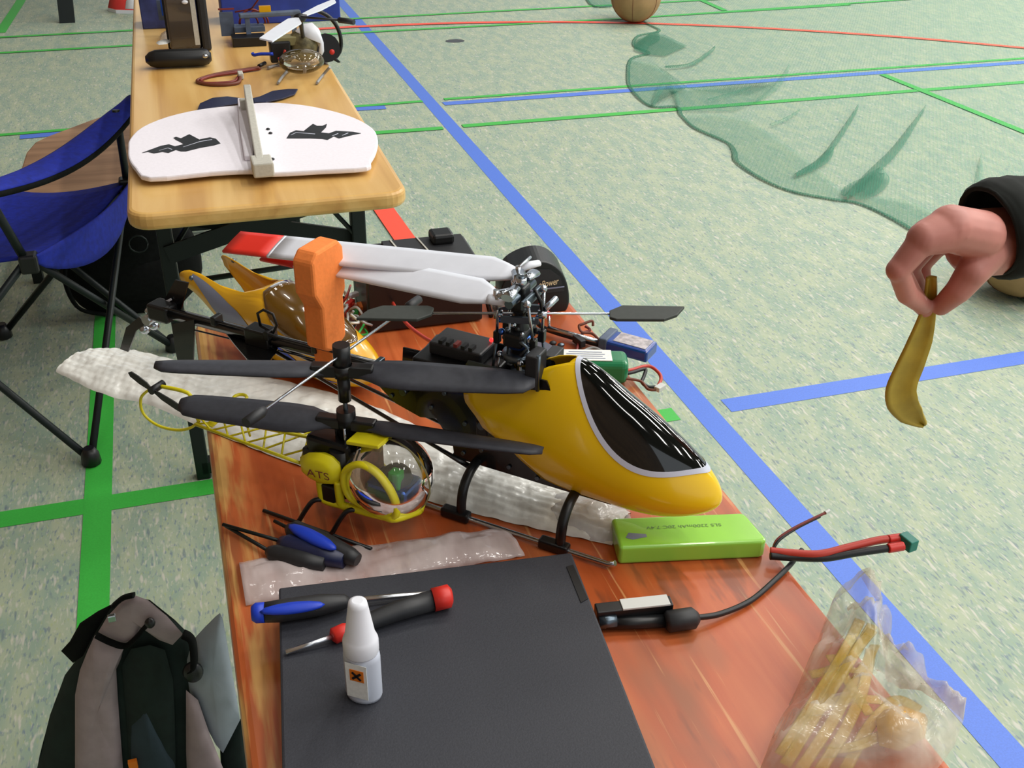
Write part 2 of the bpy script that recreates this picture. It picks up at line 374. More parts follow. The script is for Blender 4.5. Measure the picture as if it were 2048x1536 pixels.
MT = dict(
    floor=floor_mat(),
    line_blue=M('blue_line_paint', (78, 118, 214), .5, var=.06, scale=300), line_green=M('green_line_paint', (60, 178, 66), .5, var=.06, scale=300),
    line_red=M('red_line_paint', (246, 82, 58), .5, var=.05, scale=300),
    orange=wood_mat('orange_stained_wood', (158, 70, 32), (188, 90, 44), (206, 112, 60), 26, 2.2, .34, wear=(.004, .05, (214, 168, 98), 0), scratch=((148, 88, 54), (214, 156, 100), (104, 60, 40))),
    pine=wood_mat('lacquered_pine', (190, 142, 78), (214, 170, 100), (228, 190, 122), 20, 1.4, .3),
    brownwood=wood_mat('dull_brown_wood', (140, 106, 78), (164, 126, 94), (182, 144, 110), 3, 26, .5),
    steel=M('black_steel', (16, 26, 26), .45, .3), black=M('black_plastic', (14, 15, 17), .38), blacksat=M('satin_black_plastic', (34, 35, 38), .5, var=.1, scale=200),
    carbon=M('carbon_black', (10, 12, 14), .25, coat=.4), blade=M('dark_grey_blade', (50, 52, 60), .55, var=.12, scale=160),
    paddle=M('charcoal_paddle', (52, 56, 52), .6, var=.08, scale=200),
    blackcloth=M('black_fabric', (7, 10, 9), .9, var=.3, scale=90, bump=.3, spec=.2),
    silver=M('brushed_silver', (190, 196, 204), .22, 1.0), chrome=M('polished_steel', (220, 224, 230), .28, 1.0), greymetal=M('grey_metal', (96, 108, 118), .3, .9),
    bluemetal=M('blue_anodised', (70, 110, 190), .25, .9),
    white=M('white_plastic', (228, 230, 238), .4), bladewhite=M('white_blade', (226, 230, 240), .35, var=.02), foam=M('white_foam', (236, 232, 240), .75, var=.02, scale=160, bump=.06),
    greyfoam=M('grey_foam', (188, 186, 176), .8, var=.06, scale=200), red=M('red_plastic', (206, 44, 34), .4), redtip=M('red_blade_tip', (226, 48, 34), .4),
    yellow=M('glossy_yellow', (252, 206, 10), .22, coat=.35), oldyellow=M('amber_yellow', (222, 166, 22), .25, coat=.4), lemon=M('lemon_yellow_plastic', (222, 210, 22), .38),
    window=M('black_gloss', (5, 7, 8), .06, coat=1.0), trimwhite=M('pale_grey_trim', (206, 210, 226), .35),
    greyblue=M('grey_blue_print', (128, 136, 160), .3), blueprint=M('blue_print', (34, 66, 190), .3), amber=clear_mat('smoked_amber', (110, 76, 16), .62),
    orangefoam=M('orange_foam', (246, 136, 62), .8, var=.04, scale=220, bump=.1),
    clear=clear_mat('clear_plastic', (200, 190, 160), .10), lime=M('lime_shrink_wrap', (150, 214, 74), .2, var=.03, scale=30, coat=.4), limeprint=M('dark_green_print', (84, 120, 50), .5),
    green=M('green_shrink_wrap', (12, 120, 72), .25, coat=.3), label=M('white_paper', (232, 234, 230), .6, var=.05, scale=300), bluewrap=M('blue_shrink_wrap', (20, 66, 150), .22, coat=.3),
    redwire=M('red_silicone_wire', (190, 58, 44), .45), darkred=M('dark_red_wire', (120, 40, 34), .5), blackwire=M('black_wire', (18, 18, 22), .45), brownwire=M('brown_wire', (112, 58, 40), .5),
    teal=M('teal_connector', (18, 120, 104), .4), greywire=M('grey_wire', (150, 150, 150), .45), whitewire=M('white_wire', (206, 208, 204), .45), greenwire=M('green_wire', (40, 150, 60), .45),
    laptop=M('matt_black_lid', (44, 46, 54), .62, var=.12, scale=500, bump=.1, bscale=700), slot=M('deep_black', (5, 5, 7), .6),
    bluehandle=M('blue_rubber', (22, 60, 190), .45), darkblue=M('navy_blade', (26, 32, 66), .4, var=.15, scale=90),
    bluecloth=M('blue_polyester', (10, 34, 150), .8, var=.2, scale=70, bump=.15), bluecrate=M('blue_card', (34, 56, 146), .6, var=.2, scale=18),
    greybox=M('grey_card', (84, 96, 116), .6, var=.2, scale=30), medicine=M('tan_leather', (160, 128, 86), .6, var=.12, scale=12, bump=.15, bscale=60),
    bubble=M('bubble_wrap_film', (226, 226, 220), .2, var=.12, scale=22, spec=.8, bump=.5, bscale=50), film=film('clear_film', (220, 206, 204), .40, .08, .8, 34, .2, (1, .35, 1)),
    bag=film('crinkled_bag_film', (214, 206, 190), .30, .10, 1.0, 26, .25), softbag=film('soft_clear_film', (206, 204, 206), .42, .16, .9, 34, .2),
    skin=M('skin', (196, 128, 116), .5, var=.1, scale=26), sleeve=M('black_sleeve', (10, 16, 12), .95, var=.2, scale=60), strap=M('dull_yellow', (178, 150, 44), .5, var=.15, scale=40),
    taupe=M('taupe_nylon', (160, 146, 148), .8, var=.08, scale=40, bump=.2), darkgreen=M('dark_green_nylon', (14, 34, 28), .85, var=.2, scale=50, bump=.2), tealcloth=M('slate_nylon', (40, 58, 66), .8, var=.1, scale=40, bump=.2), palecloth=M('pale_slate_cloth', (160, 172, 182), .85, var=.06, scale=30, bump=.2),
    hazard=M('orange_sticker', (222, 120, 24), .5), led=M('red_led', (255, 30, 30), .3, emit=4), gold=M('pale_print', (236, 214, 170), .5), clearpack=film('pale_bag', (200, 200, 196), .5, .2, .8, 40),
    pink=M('coral_red', (214, 60, 56), .5), olive=M('olive_translucent', (130, 122, 80), .4), brownpcb=M('brown_board', (120, 66, 48), .5, var=.3, scale=120),
)
# ================================================================== the setting
mb = MB(); mb.box((7.0, 5.0, -.02), (26, 26, .04))
floor = bpy.data.objects.new('floor', mb.mesh('floor', V(0,0,0))); COL.objects.link(floor); floor.data.materials.append(MT['floor'])
floor['kind'] = 'structure'; floor['label'] = 'pale green speckled sports hall floor'; floor['category'] = 'floor'
mb = MB(); mb.box((7.0, 5.0, 6.62), (26, 26, .04)); single('ceiling', mb, M('hall_ceiling', (92, 84, 72), .8), None, None, kind='structure')
mb = MB(); mb.box((-1.75, 5.0, 3.3), (.1, 24, 6.56)); single('shade_wall_left', mb, wood_mat('shade_wall_wood', (88, 66, 48), (104, 80, 58), (118, 92, 68), 3, 3, .5), None, None, kind='structure')  # unseen dark wall, added to block ambient light and darken the left floor
LZ = [0]
def court(pts, w, mat, z=None, lab=None):
    LZ[0] += 1; z = .0004+.00022*LZ[0]
    P = [Vector((p[0], p[1], 0)) for p in pts]; L = []; R = []
    for i, p in enumerate(P):
        t = (P[min(i+1, len(P)-1)] - P[max(i-1, 0)]).normalized(); n = V(-t.y, t.x, 0)
        L.append(p+n*w/2+V(0,0,z)); R.append(p-n*w/2+V(0,0,z))
    k = len(P); b = MB(); b.add(L+R, [(i, k+i, k+i+1, i+1) for i in range(k-1)])
    return part('court_line', b, MT[mat], floor, lab)
XB = 1.175                                                   # long blue line, parallel to the tables
court([(XB, -2), (XB, 14)], .066, 'line_blue', lab='long blue court line')
yb = G(1430, 815).y
court([G(1452, 812), (8, G(1452, 812).y)], .062, 'line_blue', lab='short blue cross line')
ga, gb = G(0, 1040), G(1352, 828)
court([(-3, ga.y+(ga.y-gb.y)/(gb.x-ga.x)*(3+ga.x)), (gb.x, gb.y)], .058, 'line_green')
gl = G(188, 1200)
court([(gl.x, -1), (gl.x, 3.1)], .058, 'line_green')
court([G(0, 66), G(38, 8), G(60, -30)], .06, 'line_green')
b0, b1 = G(887, 208), G(2048, 125)
court([b0, b1, b1+(b1-b0)], .058, 'line_blue'); court([G(600, 226), G(771, 215)], .058, 'line_blue'); court([G(40, 275), G(122, 268)], .058, 'line_blue')
g0, g1 = G(888, 199), G(2048, 117)
court([g0, g1, g1+(g1-g0)], .034, 'line_green'); court([G(-200, 287), G(845, 203)], .034, 'line_green')
h0, h1 = G(925, 253), G(2048, 165)
court([h0, h1, h1+(h1-h0)], .045, 'line_green'); court([G(560, 280), G(886, 257)], .045, 'line_green')
court([G(-200, 118), G(730, 65), G(1240, 38), G(1700, 10)], .04, 'line_green')
court([G(-200, 86), G(725, 37), G(1240, 10), G(1700, -15)], .04, 'line_green')
court([G(1323, 33), G(1764, 3), G(2048, -17)], .04, 'line_green')
r0 = G(1765, 150); r1 = G(2048, 265); court([r0, r1, r1+(r1-r0)], .045, 'line_green')
court([G(1380, -9), G(1450, 22)], .045, 'line_green')
court(cat([V(*G(x, y)) for x, y in [(560, 66), (700, 55), (960, 46), (1220, 46), (1500, 56), (1800, 75), (2048, 97), (2300, 122)]], 6), .05, 'line_red', lab='red court arc')
q0, q1 = G(748, 392), G(838, 520); court([q0, q1, q1+(q1-q0)*.35], .075, 'line_red', lab='red court line ending behind the orange table')
mb = MB(); c = G(910, 82); mb.add([c+V(math.cos(a*.628)*.06, math.sin(a*.628)*.045, .0012) for a in range(10)], [list(range(10))])
part('scuff_mark', mb, MT['black'], floor)

# ================================================================== folding tables
def rrect(x0, x1, y0, y1, r, z, k=6):
    out = []
    for cx, cy, a0 in ((x1-r, y1-r, 0), (x0+r, y1-r, 90), (x0+r, y0+r, 180), (x1-r, y0+r, 270)):
        for i in range(k+1):
            a = math.radians(a0+90*i/k); out.append(V(cx+r*math.cos(a), cy+r*math.sin(a), z))
    return out
def fold_table(label, x0, x1, y0, y1, top, th, mat, rotz, legs, rad=.03):
    t = thing('folding_table', label, 'table', (x0, y0, 0))
    mb = MB(); mb.prism(rrect(x0, x1, y0, y1, rad, top-th), (0,0,th)); part('tabletop', mb, mat, t, bevel=.009, seg=3)
    for yl in legs:
        xa, xb = x0+.04, x1-.04
        for x in (xa, xb):
            mb = MB(); mb.box((x, yl, (top-th)/2), (.03, .03, top-th)); part('leg', mb, MT['steel'], t, bevel=.003)
        mb = MB(); mb.box(((xa+xb)/2, yl, top-th-.015), (xb-xa, .03, .03)); part('top_rail', mb, MT['steel'], t)
        mb = MB(); mb.box(((xa+xb)/2, yl, .03), (xb-xa, .03, .03)); part('foot_rail', mb, MT['steel'], t)
        for (za, zb, dy) in ((.555, .66, -.018), (.63, .535, .018)):
            a, b2 = V(xa, yl+dy, za), V(xb, yl+dy, zb); d = b2-a; rot = Matrix.Rotation(-math.atan2(d.z, d.x), 3, 'Y')
            mb = MB(); mb.box((a+b2)/2, (d.length, .006, .038), rot); part('cross_brace', mb, MT['steel'], t)
        mb = MB(); mb.tube([(xa, yl+.03, .47), (xb, yl+.03, .49)], .006, 6); part('stay_rod', mb, MT['steel'], t)
        mb = MB(); mb.tube([(xb-.01, yl-.01, .56), (xb-.14, yl+.05, top-th-.02)], .005, 6); part('stay_rod', mb, MT['steel'], t)
        mb = MB(); mb.tube([(xa+.01, yl-.01, .56), (xa+.14, yl+.05, top-th-.02)], .005, 6); part('stay_rod', mb, MT['steel'], t)
    t.rotation_euler.z = rotz
    return t
near_table = fold_table('worn orange stained folding table carrying the two helicopters', -.020, .482, -.93, 1.275, ZT, .027, MT['orange'], 0, (-.6, .95), .022)
far_table = fold_table('light pine folding table carrying the white flying wing', -.105, .361, 1.675, 3.90, ZT, .030, MT['pine'], math.radians(-.6), (2.03, 3.5), .04)

# ================================================================== blue camping chair
ch = thing('camping_chair', 'blue folding camping chair with black tubes beside the pine table', 'chair', (-.35, 2.45, 0))
S1, S2 = V(-.375, 2.40, .42), V(-.160, 2.84, .43)
FA, FB = V(-.305, 2.15, .012), V(-.105, 2.66, .012)
side = V(-.45, .20, 0)
S3, S4, FC, FD = S1+side, S2+side, FA+side, FB+side
arm0, arm1 = V(-.46, 2.33, .615), V(-.112, 2.945, .63)
adir = (arm1-arm0).normalized(); an = V(-adir.y, adir.x, 0)
def arm(a0, a1, nm):
    b = MB()
    def fn(s, t):
        c = a0.lerp(a1, s) - V(0,0,.045*math.sin(math.pi*s)); w = .042*(.55+.6*math.sin(math.pi*min(1, s*1.05))**.6)
        return c + an*(t-.5)*2*w + V(0,0,-.012*(2*t-1)**2)
    b.grid(fn, 20, 6); part('armrest', b, MT['bluecloth'], ch, solid=.006)
    b = MB(); b.tube([fn(i/20, 0.0)-V(0,0,.006) for i in range(21)], .007, 6); part('armrest_trim', b, MT['blackcloth'], ch)
arm(arm0, arm1, 'near'); arm(arm0+side, arm1+side, 'far')
b = MB()
def seat(s, t):
    p = (S1.lerp(S2, s)).lerp(S3.lerp(S4, s), t); sag = .05*math.sin(math.pi*t*.9)*(.7+.3*s) + .03*math.sin(math.pi*s)*(1-t)**2
    return p - V(0,0,sag)
b.grid(seat, 14, 16); part('seat', b, MT['bluecloth'], ch, solid=.006)
b = MB()
def skirt(s, t):
    p = S1.lerp(S2, s) + V(.012, -.01, 0); drop = .085*math.sin(math.pi*min(1, s*1.02))**.7 + .015
    return p + V(.03*math.sin(math.pi*s), -.012*math.sin(math.pi*s), -drop*t + .006)
b.grid(skirt, 16, 5); part('seat_edge', b, MT['bluecloth'], ch, solid=.005)
for p, q in ((S1, FB), (S2, FA), (S3, FD), (S4, FC), (S1, FC), (S3, FA), (S2, FD), (S4, FB)):
    b = MB(); b.tube([p, q], .009, 8); part('leg', b, MT['steel'], ch)
for p in (FA, FB, FC, FD):
    b = MB(); b.lathe([(.016, 0), (.022, .004), (.02, .03), (.012, .045)], p-V(0,0,.012), n=10); part('foot', b, MT['black'], ch)
for p, q in ((S1, arm0+adir*.06), (S2, arm1-adir*.09), (S3, arm0+side+adir*.06), (S4, arm1+side-adir*.09)):
    b = MB(); b.tube([p-V(0,0,.03), q-V(0,0,.012)], .010, 8); part('arm_post', b, MT['steel'], ch)
for p in (S1, S2, S3, S4):
    b = MB(); b.box(p-V(0,0,.012), (.04, .04, .045)); part('corner_joint', b, MT['black'], ch, bevel=.006)
b = MB()
def back(s, t):
    p = S2.lerp(S4, s)+V(.02, .06, 0) + V(.05, .10, 0)*t; return p + V(0, .03*math.sin(math.pi*s), .02+.40*t)
# the back rest leans out beyond the frame on the far-left side
b.grid(lambda s, t: S3.lerp(S4, s) + V(-.02-.06*t, .02, .02+.42*t) - V(.03*math.sin(math.pi*s), 0, 0), 12, 8); part('backrest', b, MT['bluecloth'], ch, solid=.006)

# low brown bench and the black rucksack behind the chair
zb = .30
bt = [G(18, 428, zb), G(28, 380, zb), G(52, 305, zb), G(70, 284, zb), G(95, 272, zb), G(180, 240, zb), G(262, 214, zb), G(330, 300, zb), G(330, 400, zb), G(40, 446, zb), G(24, 442, zb)]
bn = thing('wooden_bench', 'dull brown wooden bench top seen behind the blue chair', 'bench', (bt[0].x+.2, bt[0].y+.3, 0))
b = MB(); b.prism(bt, (0,0,-.025)); part('bench_top', b, MT['brownwood'], bn, bevel=.006)
cx = sum(p.x for p in bt)/len(bt); cy = sum(p.y for p in bt)/len(bt)
for dx, dy in ((-.13, -.2), (.13, -.2), (-.08, .22), (.16, .22)):
    b = MB(); b.box((cx+dx, cy+dy, (zb-.025)/2), (.03, .03, zb-.025)); part('leg', b, MT['steel'], bn)
rk = thing('rucksack', 'black rucksack slumped under the corner of the pine table', 'bag', (-.19, 2.97, 0))
b = MB(); b.ell((-.19, 2.95, .15), (.20, .068, .18), n=24, m=14)
for p in b.v:
    p.z = max(0, p.z); k = mnoise.noise(p*9)*.02; p.x += k; p.y += k
part('body', b, MT['blackcloth'], rk)
b = MB(); b.pillow([V(-0.310, 2.900, 0.050), V(-0.075, 2.900, 0.050), V(-0.065, 2.895, 0.130), V(-0.085, 2.905, 0.180), V(-0.295, 2.905, 0.180), V(-0.315, 2.895, 0.130)], (0,-1,.1), .03, .03, rings=5); part('front_pocket', b, MT['blackcloth'], rk)
b = MB(); b.tube(cat([V(-0.285, 2.925, 0.280), V(-0.365, 2.885, 0.180), V(-0.355, 2.885, 0.060), V(-0.285, 2.895, 0.020)], 6), .012, 6, flat=.5); part('strap', b, MT['blackcloth'], rk)
b = MB(); rc = V(-.16, 2.862, .24); b.tube([rc+V(math.cos(i*.5236)*.025, 0, math.sin(i*.5236)*.025)+V(0,-.0,0) for i in range(13)], .003, 6); part('ring', b, MT['steel'], rk)

# ================================================================== medicine balls and net on the floor
def ball(c, r, label):
    t = thing('medicine_ball', label, 'ball', (c.x, c.y, 0), 'balls weighing down the net')
    b = MB(); b.ell((c.x, c.y, r), (r, r, r), n=32, m=20); part('ball_skin', b, MT['medicine'], t)
    for k in range(3):
        a = k*math.pi/3
        b = MB(); b.tube([V(c.x, c.y, r)+V(math.cos(a)*math.cos(i*math.pi/16)*r*1.002, math.sin(a)*math.cos(i*math.pi/16)*r*1.002, math.sin(i*math.pi/16)*r*1.002) for i in range(33)], .0016, 5, cap=False); part('seam', b, MT['brownwire'], t)
c = G(1268, 44); ball(c, .165, 'tan medicine ball at the far corner of the green net')
c = G(2030, 592); ball(V(c.x+.02, c.y+.02, 0), .165, 'tan medicine ball on the net behind the reaching hand')
edge_px = [(1150, -60), (1180, 8), (1235, 14), (1295, 48), (1318, 62), (1276, 72), (1268, 92), (1298, 106), (1262, 118), (1256, 150), (1262, 178), (1300, 212), (1352, 214), (1362, 230), (1390, 256), (1452, 284), (1468, 302), (1474, 324), (1520, 356), (1580, 382), (1660, 398), (1720, 408), (1790, 440), (1840, 470), (1960, 540), (2110, 640)]
E_ = cat([V(*G(x, y, .004)) for x, y in edge_px], 5)
nt_ = thing('safety_net', 'fine green mesh net spread loosely over the floor', 'net', (2.6, 4.2, 0))
far_x = 9.0; n = len(E_); b = MB()
def netp(s, t):
    e = E_[min(n-1, int(round(s*(n-1))))]; q = V(far_x, 2.3+6.5*(1-s), .004); p = e.lerp(q, t**1.6)
    hz = (.020*abs(mnoise.noise(V(p.x*1.1, p.y*1.9, 3)))+.012*abs(mnoise.noise(V(p.x*4, p.y*4, 8))))*min(1, t*6)
    return V(p.x, p.y, .004+hz)
b.grid(netp, n-1, 40); part('mesh', b, net_mat('green_mesh', (72, 146, 116), .05, .28, .016, .22), nt_)
hm = net_mat('green_mesh_gathered', (36, 120, 92), .22, .6, .010, .4)
hm2 = net_mat('green_mesh_doubled', (60, 140, 112), .12, .34, .010, .34)
b = MB(); b.tube(E_, [.010+.006*abs(mnoise.noise(p*3)) for p in E_], 6, flat=.5); part('hem', b, hm, nt_)
def fold(px, w0, w1, mat, zz=.012):
    P = cat([V(*G(x, y, zz)) for x, y in px], 6); b = MB(); k = len(P)
    def fn(s, t):
        i = min(k-1, int(round(s*(k-1)))); d = (P[min(k-1, i+1)]-P[max(0, i-1)]).normalized(); nn = V(-d.y, d.x, 0)
        w = (w0+(w1-w0)*s)*(math.sin(math.pi*min(1, s*.96+.03))**.5)
        return P[i] + nn*(t-.5)*w + V(0,0,.012*math.sin(math.pi*t))
    b.grid(fn, k-1, 4); part('fold', b, mat, nt_)
fold([(1590, 352), (1640, 322), (1672, 282), (1705, 232), (1716, 212)], .035, .02, hm)
fold([(1590, 352), (1640, 325), (1665, 296)], .05, .05, hm)
fold([(1690, 398), (1745, 345), (1790, 300), (1826, 250), (1850, 215)], .06, .02, hm)
fold([(1700, 396), (1735, 372), (1770, 350)], .16, .10, hm)
fold([(1725, 388), (1745, 360), (1762, 338)], .10, .06, hm)
fold([(1950, 430), (1956, 370), (1962, 310)], .05, .02, hm2)
fold([(1330, 136), (1380, 130), (1415, 108), (1430, 95)], .04, .02, hm)
fold([(1305, 212), (1322, 175), (1345, 178), (1356, 215)], .05, .05, hm2)
fold([(1415, 202), (1460, 190), (1500, 176)], .03, .015, hm2); fold([(1540, 252), (1570, 240), (1600, 222)], .03, .015, hm2)
fold([(1510, 205), (1545, 180), (1568, 150), (1578, 132)], .05, .02, hm2)
def patch(px, mat, zz=.010):
    b = MB(); b.pillow([G(x, y, zz) for x, y in px], (0,0,1), .01, rings=3); part('doubled_layer', b, mat, nt_)
patch([(1262, 118), (1256, 150), (1264, 180), (1302, 212), (1318, 178), (1345, 180), (1356, 222), (1420, 222), (1470, 222), (1520, 200), (1555, 165), (1500, 188), (1440, 186), (1380, 180), (1330, 150), (1310, 128)], hm2)
patch([(1270, 88), (1290, 108), (1330, 112), (1375, 92), (1330, 70), (1300, 66)], hm)
patch([(1318, 60), (1270, 80), (1268, 100), (1290, 108), (1300, 90), (1320, 80)], hm)
patch([(1362, 232), (1390, 258), (1452, 286), (1472, 322), (1520, 358), (1600, 388), (1680, 402), (1690, 390), (1640, 340), (1590, 300), (1500, 240), (1430, 228)], net_mat('green_mesh_soft', (84, 150, 120), .08, .26, .012, .3))
patch([(1720, 400), (1760, 392), (1820, 402), (1870, 424), (1960, 460), (2000, 540), (1930, 525), (1840, 470), (1780, 436)], hm2)
patch([(1150, -40), (1180, 8), (1222, 16), (1230, -20)], hm2)

# dark bench leg and red-and-white shoe at the far left
fb = thing('far_bench', 'dark steel bench leg standing at the top left edge', 'bench', (-.6, 7.2, 0))
f0 = G(138, 46); b = MB(); b.prism([f0+V(-.055, 0, 0), f0+V(.035, 0, 0), f0+V(.075, .15, .6), f0+V(-.015, .15, .6)], (0,.04,0)); part('leg', b, MT['steel'], fb)
b = MB(); b.box(f0+V(.25, .3, .615), (1.0, .30, .03)); part('bench_top', b, MT['brownwood'], fb)
b = MB(); b.prism([f0+V(.595, 0, 0), f0+V(.655, 0, 0), f0+V(.62, .15, .6), f0+V(.56, .15, .6)], (0,.04,0)); part('leg', b, MT['steel'], fb)
s0 = G(252, 27); sh = thing('shoe', 'red and white shoe on the floor past the pine table', 'shoe', s0)
b = MB(); b.pillow([s0+V(-.11, .10, .02), s0+V(-.06, .02, .02), s0+V(.06, -.02, .02), s0+V(.11, .0, .02), s0+V(.10, .06, .02), s0+V(0, .12, .02), s0+V(-.08, .16, .02)], (0,0,1), .09, .02, rings=6); part('upper', b, MT['pink'], sh)
b = MB(); b.pillow([s0+V(0, .0, .03), s0+V(.07, -.025, .03), s0+V(.115, .0, .03), s0+V(.10, .07, .03), s0+V(.03, .09, .03)], (0,0,1), .075, .02, rings=5); part('toe_cap', b, MT['white'], sh)
b = MB(); b.prism([s0+V(-.11, .10, 0), s0+V(-.06, .015, 0), s0+V(.06, -.025, 0), s0+V(.115, -.005, 0), s0+V(.11, .06, 0), s0+V(0, .13, 0), s0+V(-.08, .165, 0)], (0,0,.022)); part('sole', b, MT['white'], sh)
# ================================================================== large electric helicopter
H = Frame((.3212, .7366, ZT), -43.7)
he = thing('model_helicopter', 'large black model helicopter with glossy yellow cabin and folded white blades', 'model helicopter', H.o)
def hp(name, mb, mat, parent=he, **kw): return part(name, mb, MT[mat] if isinstance(mat, str) else mat, parent, **kw)
# --- cabin shell
ZN = .070; U1 = .131; UC = .045
def ez(u): return 1.0 if u <= UC else math.sqrt(max(0.0, 1-((u-UC)/(U1-UC))**2.2))
ZTOP = [(-.13, .150), (-.06, .170), (-.015, .178), (.02, .163), (.05, .145), (.09, .127), (.131, .112)]
ZBOT = [(-.13, .060), (-.07, .050), (-.03, .040), (.03, .038), (.09, .040), (.131, .044)]
HWID = [(-.13, .027), (-.06, .033), (0, .037), (.05, .0365), (.10, .034), (.131, .030)]
S_T, S_B, S_W = Spline(ZTOP), Spline(ZBOT), Spline(HWID)
def shell(u, th):
    e = ez(u); zt = ZN+(S_T(u)-ZN)*e; zb = ZN+(S_B(u)-ZN)*e; hw = S_W(u)*e
    c, s = math.cos(th), math.sin(th); zc = zb+(zt-zb)*.40
    hz = (zt-zc) if s > 0 else (zc-zb)
    ex = 1.0
    v = -hw*math.copysign(abs(c)**ex, c)*(1-.28*max(0, s)**1.5); z = zc+hz*math.copysign(abs(s)**ex, s)
    return H.w(u, v, z)
def snorm(u, th):
    a = shell(u+.001, th)-shell(u-.001, th); b = shell(u, th+.02)-shell(u, th-.02); n = a.cross(b).normalized()
    c = H.w(u, 0, .09)
    return n if n.dot(shell(u, th)-c) > 0 else -n
U0 = [(-math.pi/2, -.030), (-1.1, -.032), (-.75, -.040), (-.35, -.062), (.05, -.098), (.40, -.118), (.55, -.120), (.68, -.112), (.85, -.074), (1.05, -.045), (1.3, -.020), (math.pi/2, -.016)]
def rear(th):
    a = th if th <= math.pi/2 else math.pi-th
    return interp(U0, a)
b = MB(); b.grid(lambda s, t: shell(rear(-math.pi/2+2*math.pi*t)+(U1-rear(-math.pi/2+2*math.pi*t))*math.sin(s*math.pi/2), -math.pi/2+2*math.pi*t), 34, 72, cv=True)
cab = hp('cabin', b, 'yellow', solid=.0012)
def win(rho, ph, off):
    u = .0505+.0625*rho*math.cos(ph)
    wid = 1.20*(1+.03*math.cos(ph))
    th = math.pi/2 + wid*rho*math.sin(ph)
    u -= .012*(abs(th-math.pi/2)/1.1)**2*0
    return shell(u, th) + snorm(u, th)*off
b = MB(); b.grid(lambda s, t: win(max(.001, s), 2*math.pi*t, .0010), 24, 96, cv=True); hp('windscreen', b, 'window', cab, label='black gloss windscreen')
b = MB(); b.grid(lambda s, t: win(.985+.075*s, 2*math.pi*t, .0013), 2, 72, cv=True); hp('windscreen_trim', b, 'trimwhite', cab, label='pale grey windscreen trim')
# --- landing gear
for sgn in (-1, 1):
    b = MB(); b.tube([H.w(u, sgn*.055, .0045+(.004 if u > .05 else 0)) for u in (-.155, -.1, 0, .048, .055)], .0028, 8); hp('skid', b, 'silver')
for uu in (0.0, -.105):
    pts = [H.w(uu, s*v, z) for s, v, z in ((-1, .055, .006), (-1, .0545, .022), (-1, .050, .036), (-1, .038, .046), (-1, .018, .050), (1, .018, .050), (1, .038, .046), (1, .050, .036), (1, .0545, .022), (1, .055, .006))]
    b = MB(); b.tube(cat(pts, 4), .0052, 8, flat=.8); st = hp('landing_strut', b, 'black')
    for sgn in (-1, 1):
        b = MB(); b.box(H.w(uu-.006, sgn*.055, .006), (.030, .011, .010), H.rot); hp('skid_clamp', b, 'black', st, bevel=.002)
# --- chassis
FR = [(-.212, .128), (-.214, .104), (-.196, .090), (-.168, .082), (-.150, .086), (-.132, .060), (-.130, .046), (.035, .046), (.05, .09), (-.02, .13), (-.035, .160), (-.115, .160), (-.125, .140), (-.15, .130)]
for sgn in (-1, 1):
    b = MB(); b.prism([H.w(u, sgn*.0205, z) for u, z in FR], H.v*.0018*sgn); sf = hp('side_frame', b, 'carbon')
    for (u, z) in ((-.2, .122), (-.2, .098), (-.17, .12), (-.14, .118), (-.118, .09), (-.11, .118), (-.1, .065), (-.085, .15), (-.12, .055), (-.07, .055), (-.04, .052), (-.155, .098)):
        b = MB(); b.cyl(H.w(u, sgn*.022, z), H.w(u, sgn*.0245, z), .0022, 8); hp('screw', b, 'greymetal', sf)
b = MB(); b.box(H.w(-.05, 0, .0475), (.165, .043, .004), H.rot); hp('floor_plate', b, 'black')
b = MB(); b.box(H.w(-.045, 0, .058), (.14, .034, .016), H.rot); hp('speed_controller', b, 'blacksat', bevel=.002)
b = MB(); b.cyl(H.w(-.078, 0, .100), H.w(-.078, 0, .106), .030, 40); hp('main_gear', b, 'black')
b = MB(); b.cyl(H.w(-.02, 0, .06), H.w(-.02, 0, .095), .015, 20); hp('motor', b, 'greymetal')
b = MB(); b.box(H.w(-.165, 0, .107), (.05, .03, .036), H.rot); hp('boom_block', b, 'black', bevel=.003)
for (u, v, z, s) in ((-.185, -.014, .100, (.024, .012, .022)), (-.10, -.012, .085, (.012, .024, .024)), (-.12, .012, .11, (.026, .012, .024)), (-.05, .027, .150, (.012, .024, .026))):
    b = MB(); b.box(H.w(u, v, z), s, H.rot); sv = hp('servo', b, 'blacksat', bevel=.0015)
    b = MB(); b.cyl(H.w(u, v-.008, z+.008), H.w(u, v-.013, z+.008), .004, 8); hp('servo_horn', b, 'greymetal', sv)
# receiver deck behind the mast
b = MB(); b.box(H.w(-.134, .004, .146), (.082, .056, .005), H.rot); dk = hp('equipment_deck', b, 'black', bevel=.002)
b = MB(); b.box(H.w(-.136, .008, .155), (.056, .036, .013), H.rot); rc_ = hp('receiver', b, 'blacksat', bevel=.002)
for k in range(5):
    b = MB(); b.box(H.w(-.152+.008*k, -.004, .163), (.004, .009, .004), H.rot); hp('plug', b, 'darkred' if k == 2 else 'black', rc_)
b = MB(); b.ell(T(983, 680, .164), (.0022, .0022, .0022), n=8, m=6); hp('status_light', b, 'led', rc_, label='small glowing red status light')
b = MB(); b.tube([H.w(-.172, -.025, .142), H.w(-.178, .034, .142)], .0035, 8); hp('deck_rail', b, 'black')
b = MB(); b.box(H.w(-.048, -.018, .168), (.012, .022, .034), H.rot); hp('upright_servo', b, 'blacksat', bevel=.0015)
b = MB(); b.tube([H.w(-.042, -.026, .186), H.w(-.042, -.026, .150)], .002, 6); hp('antenna_tube', b, 'greymetal')
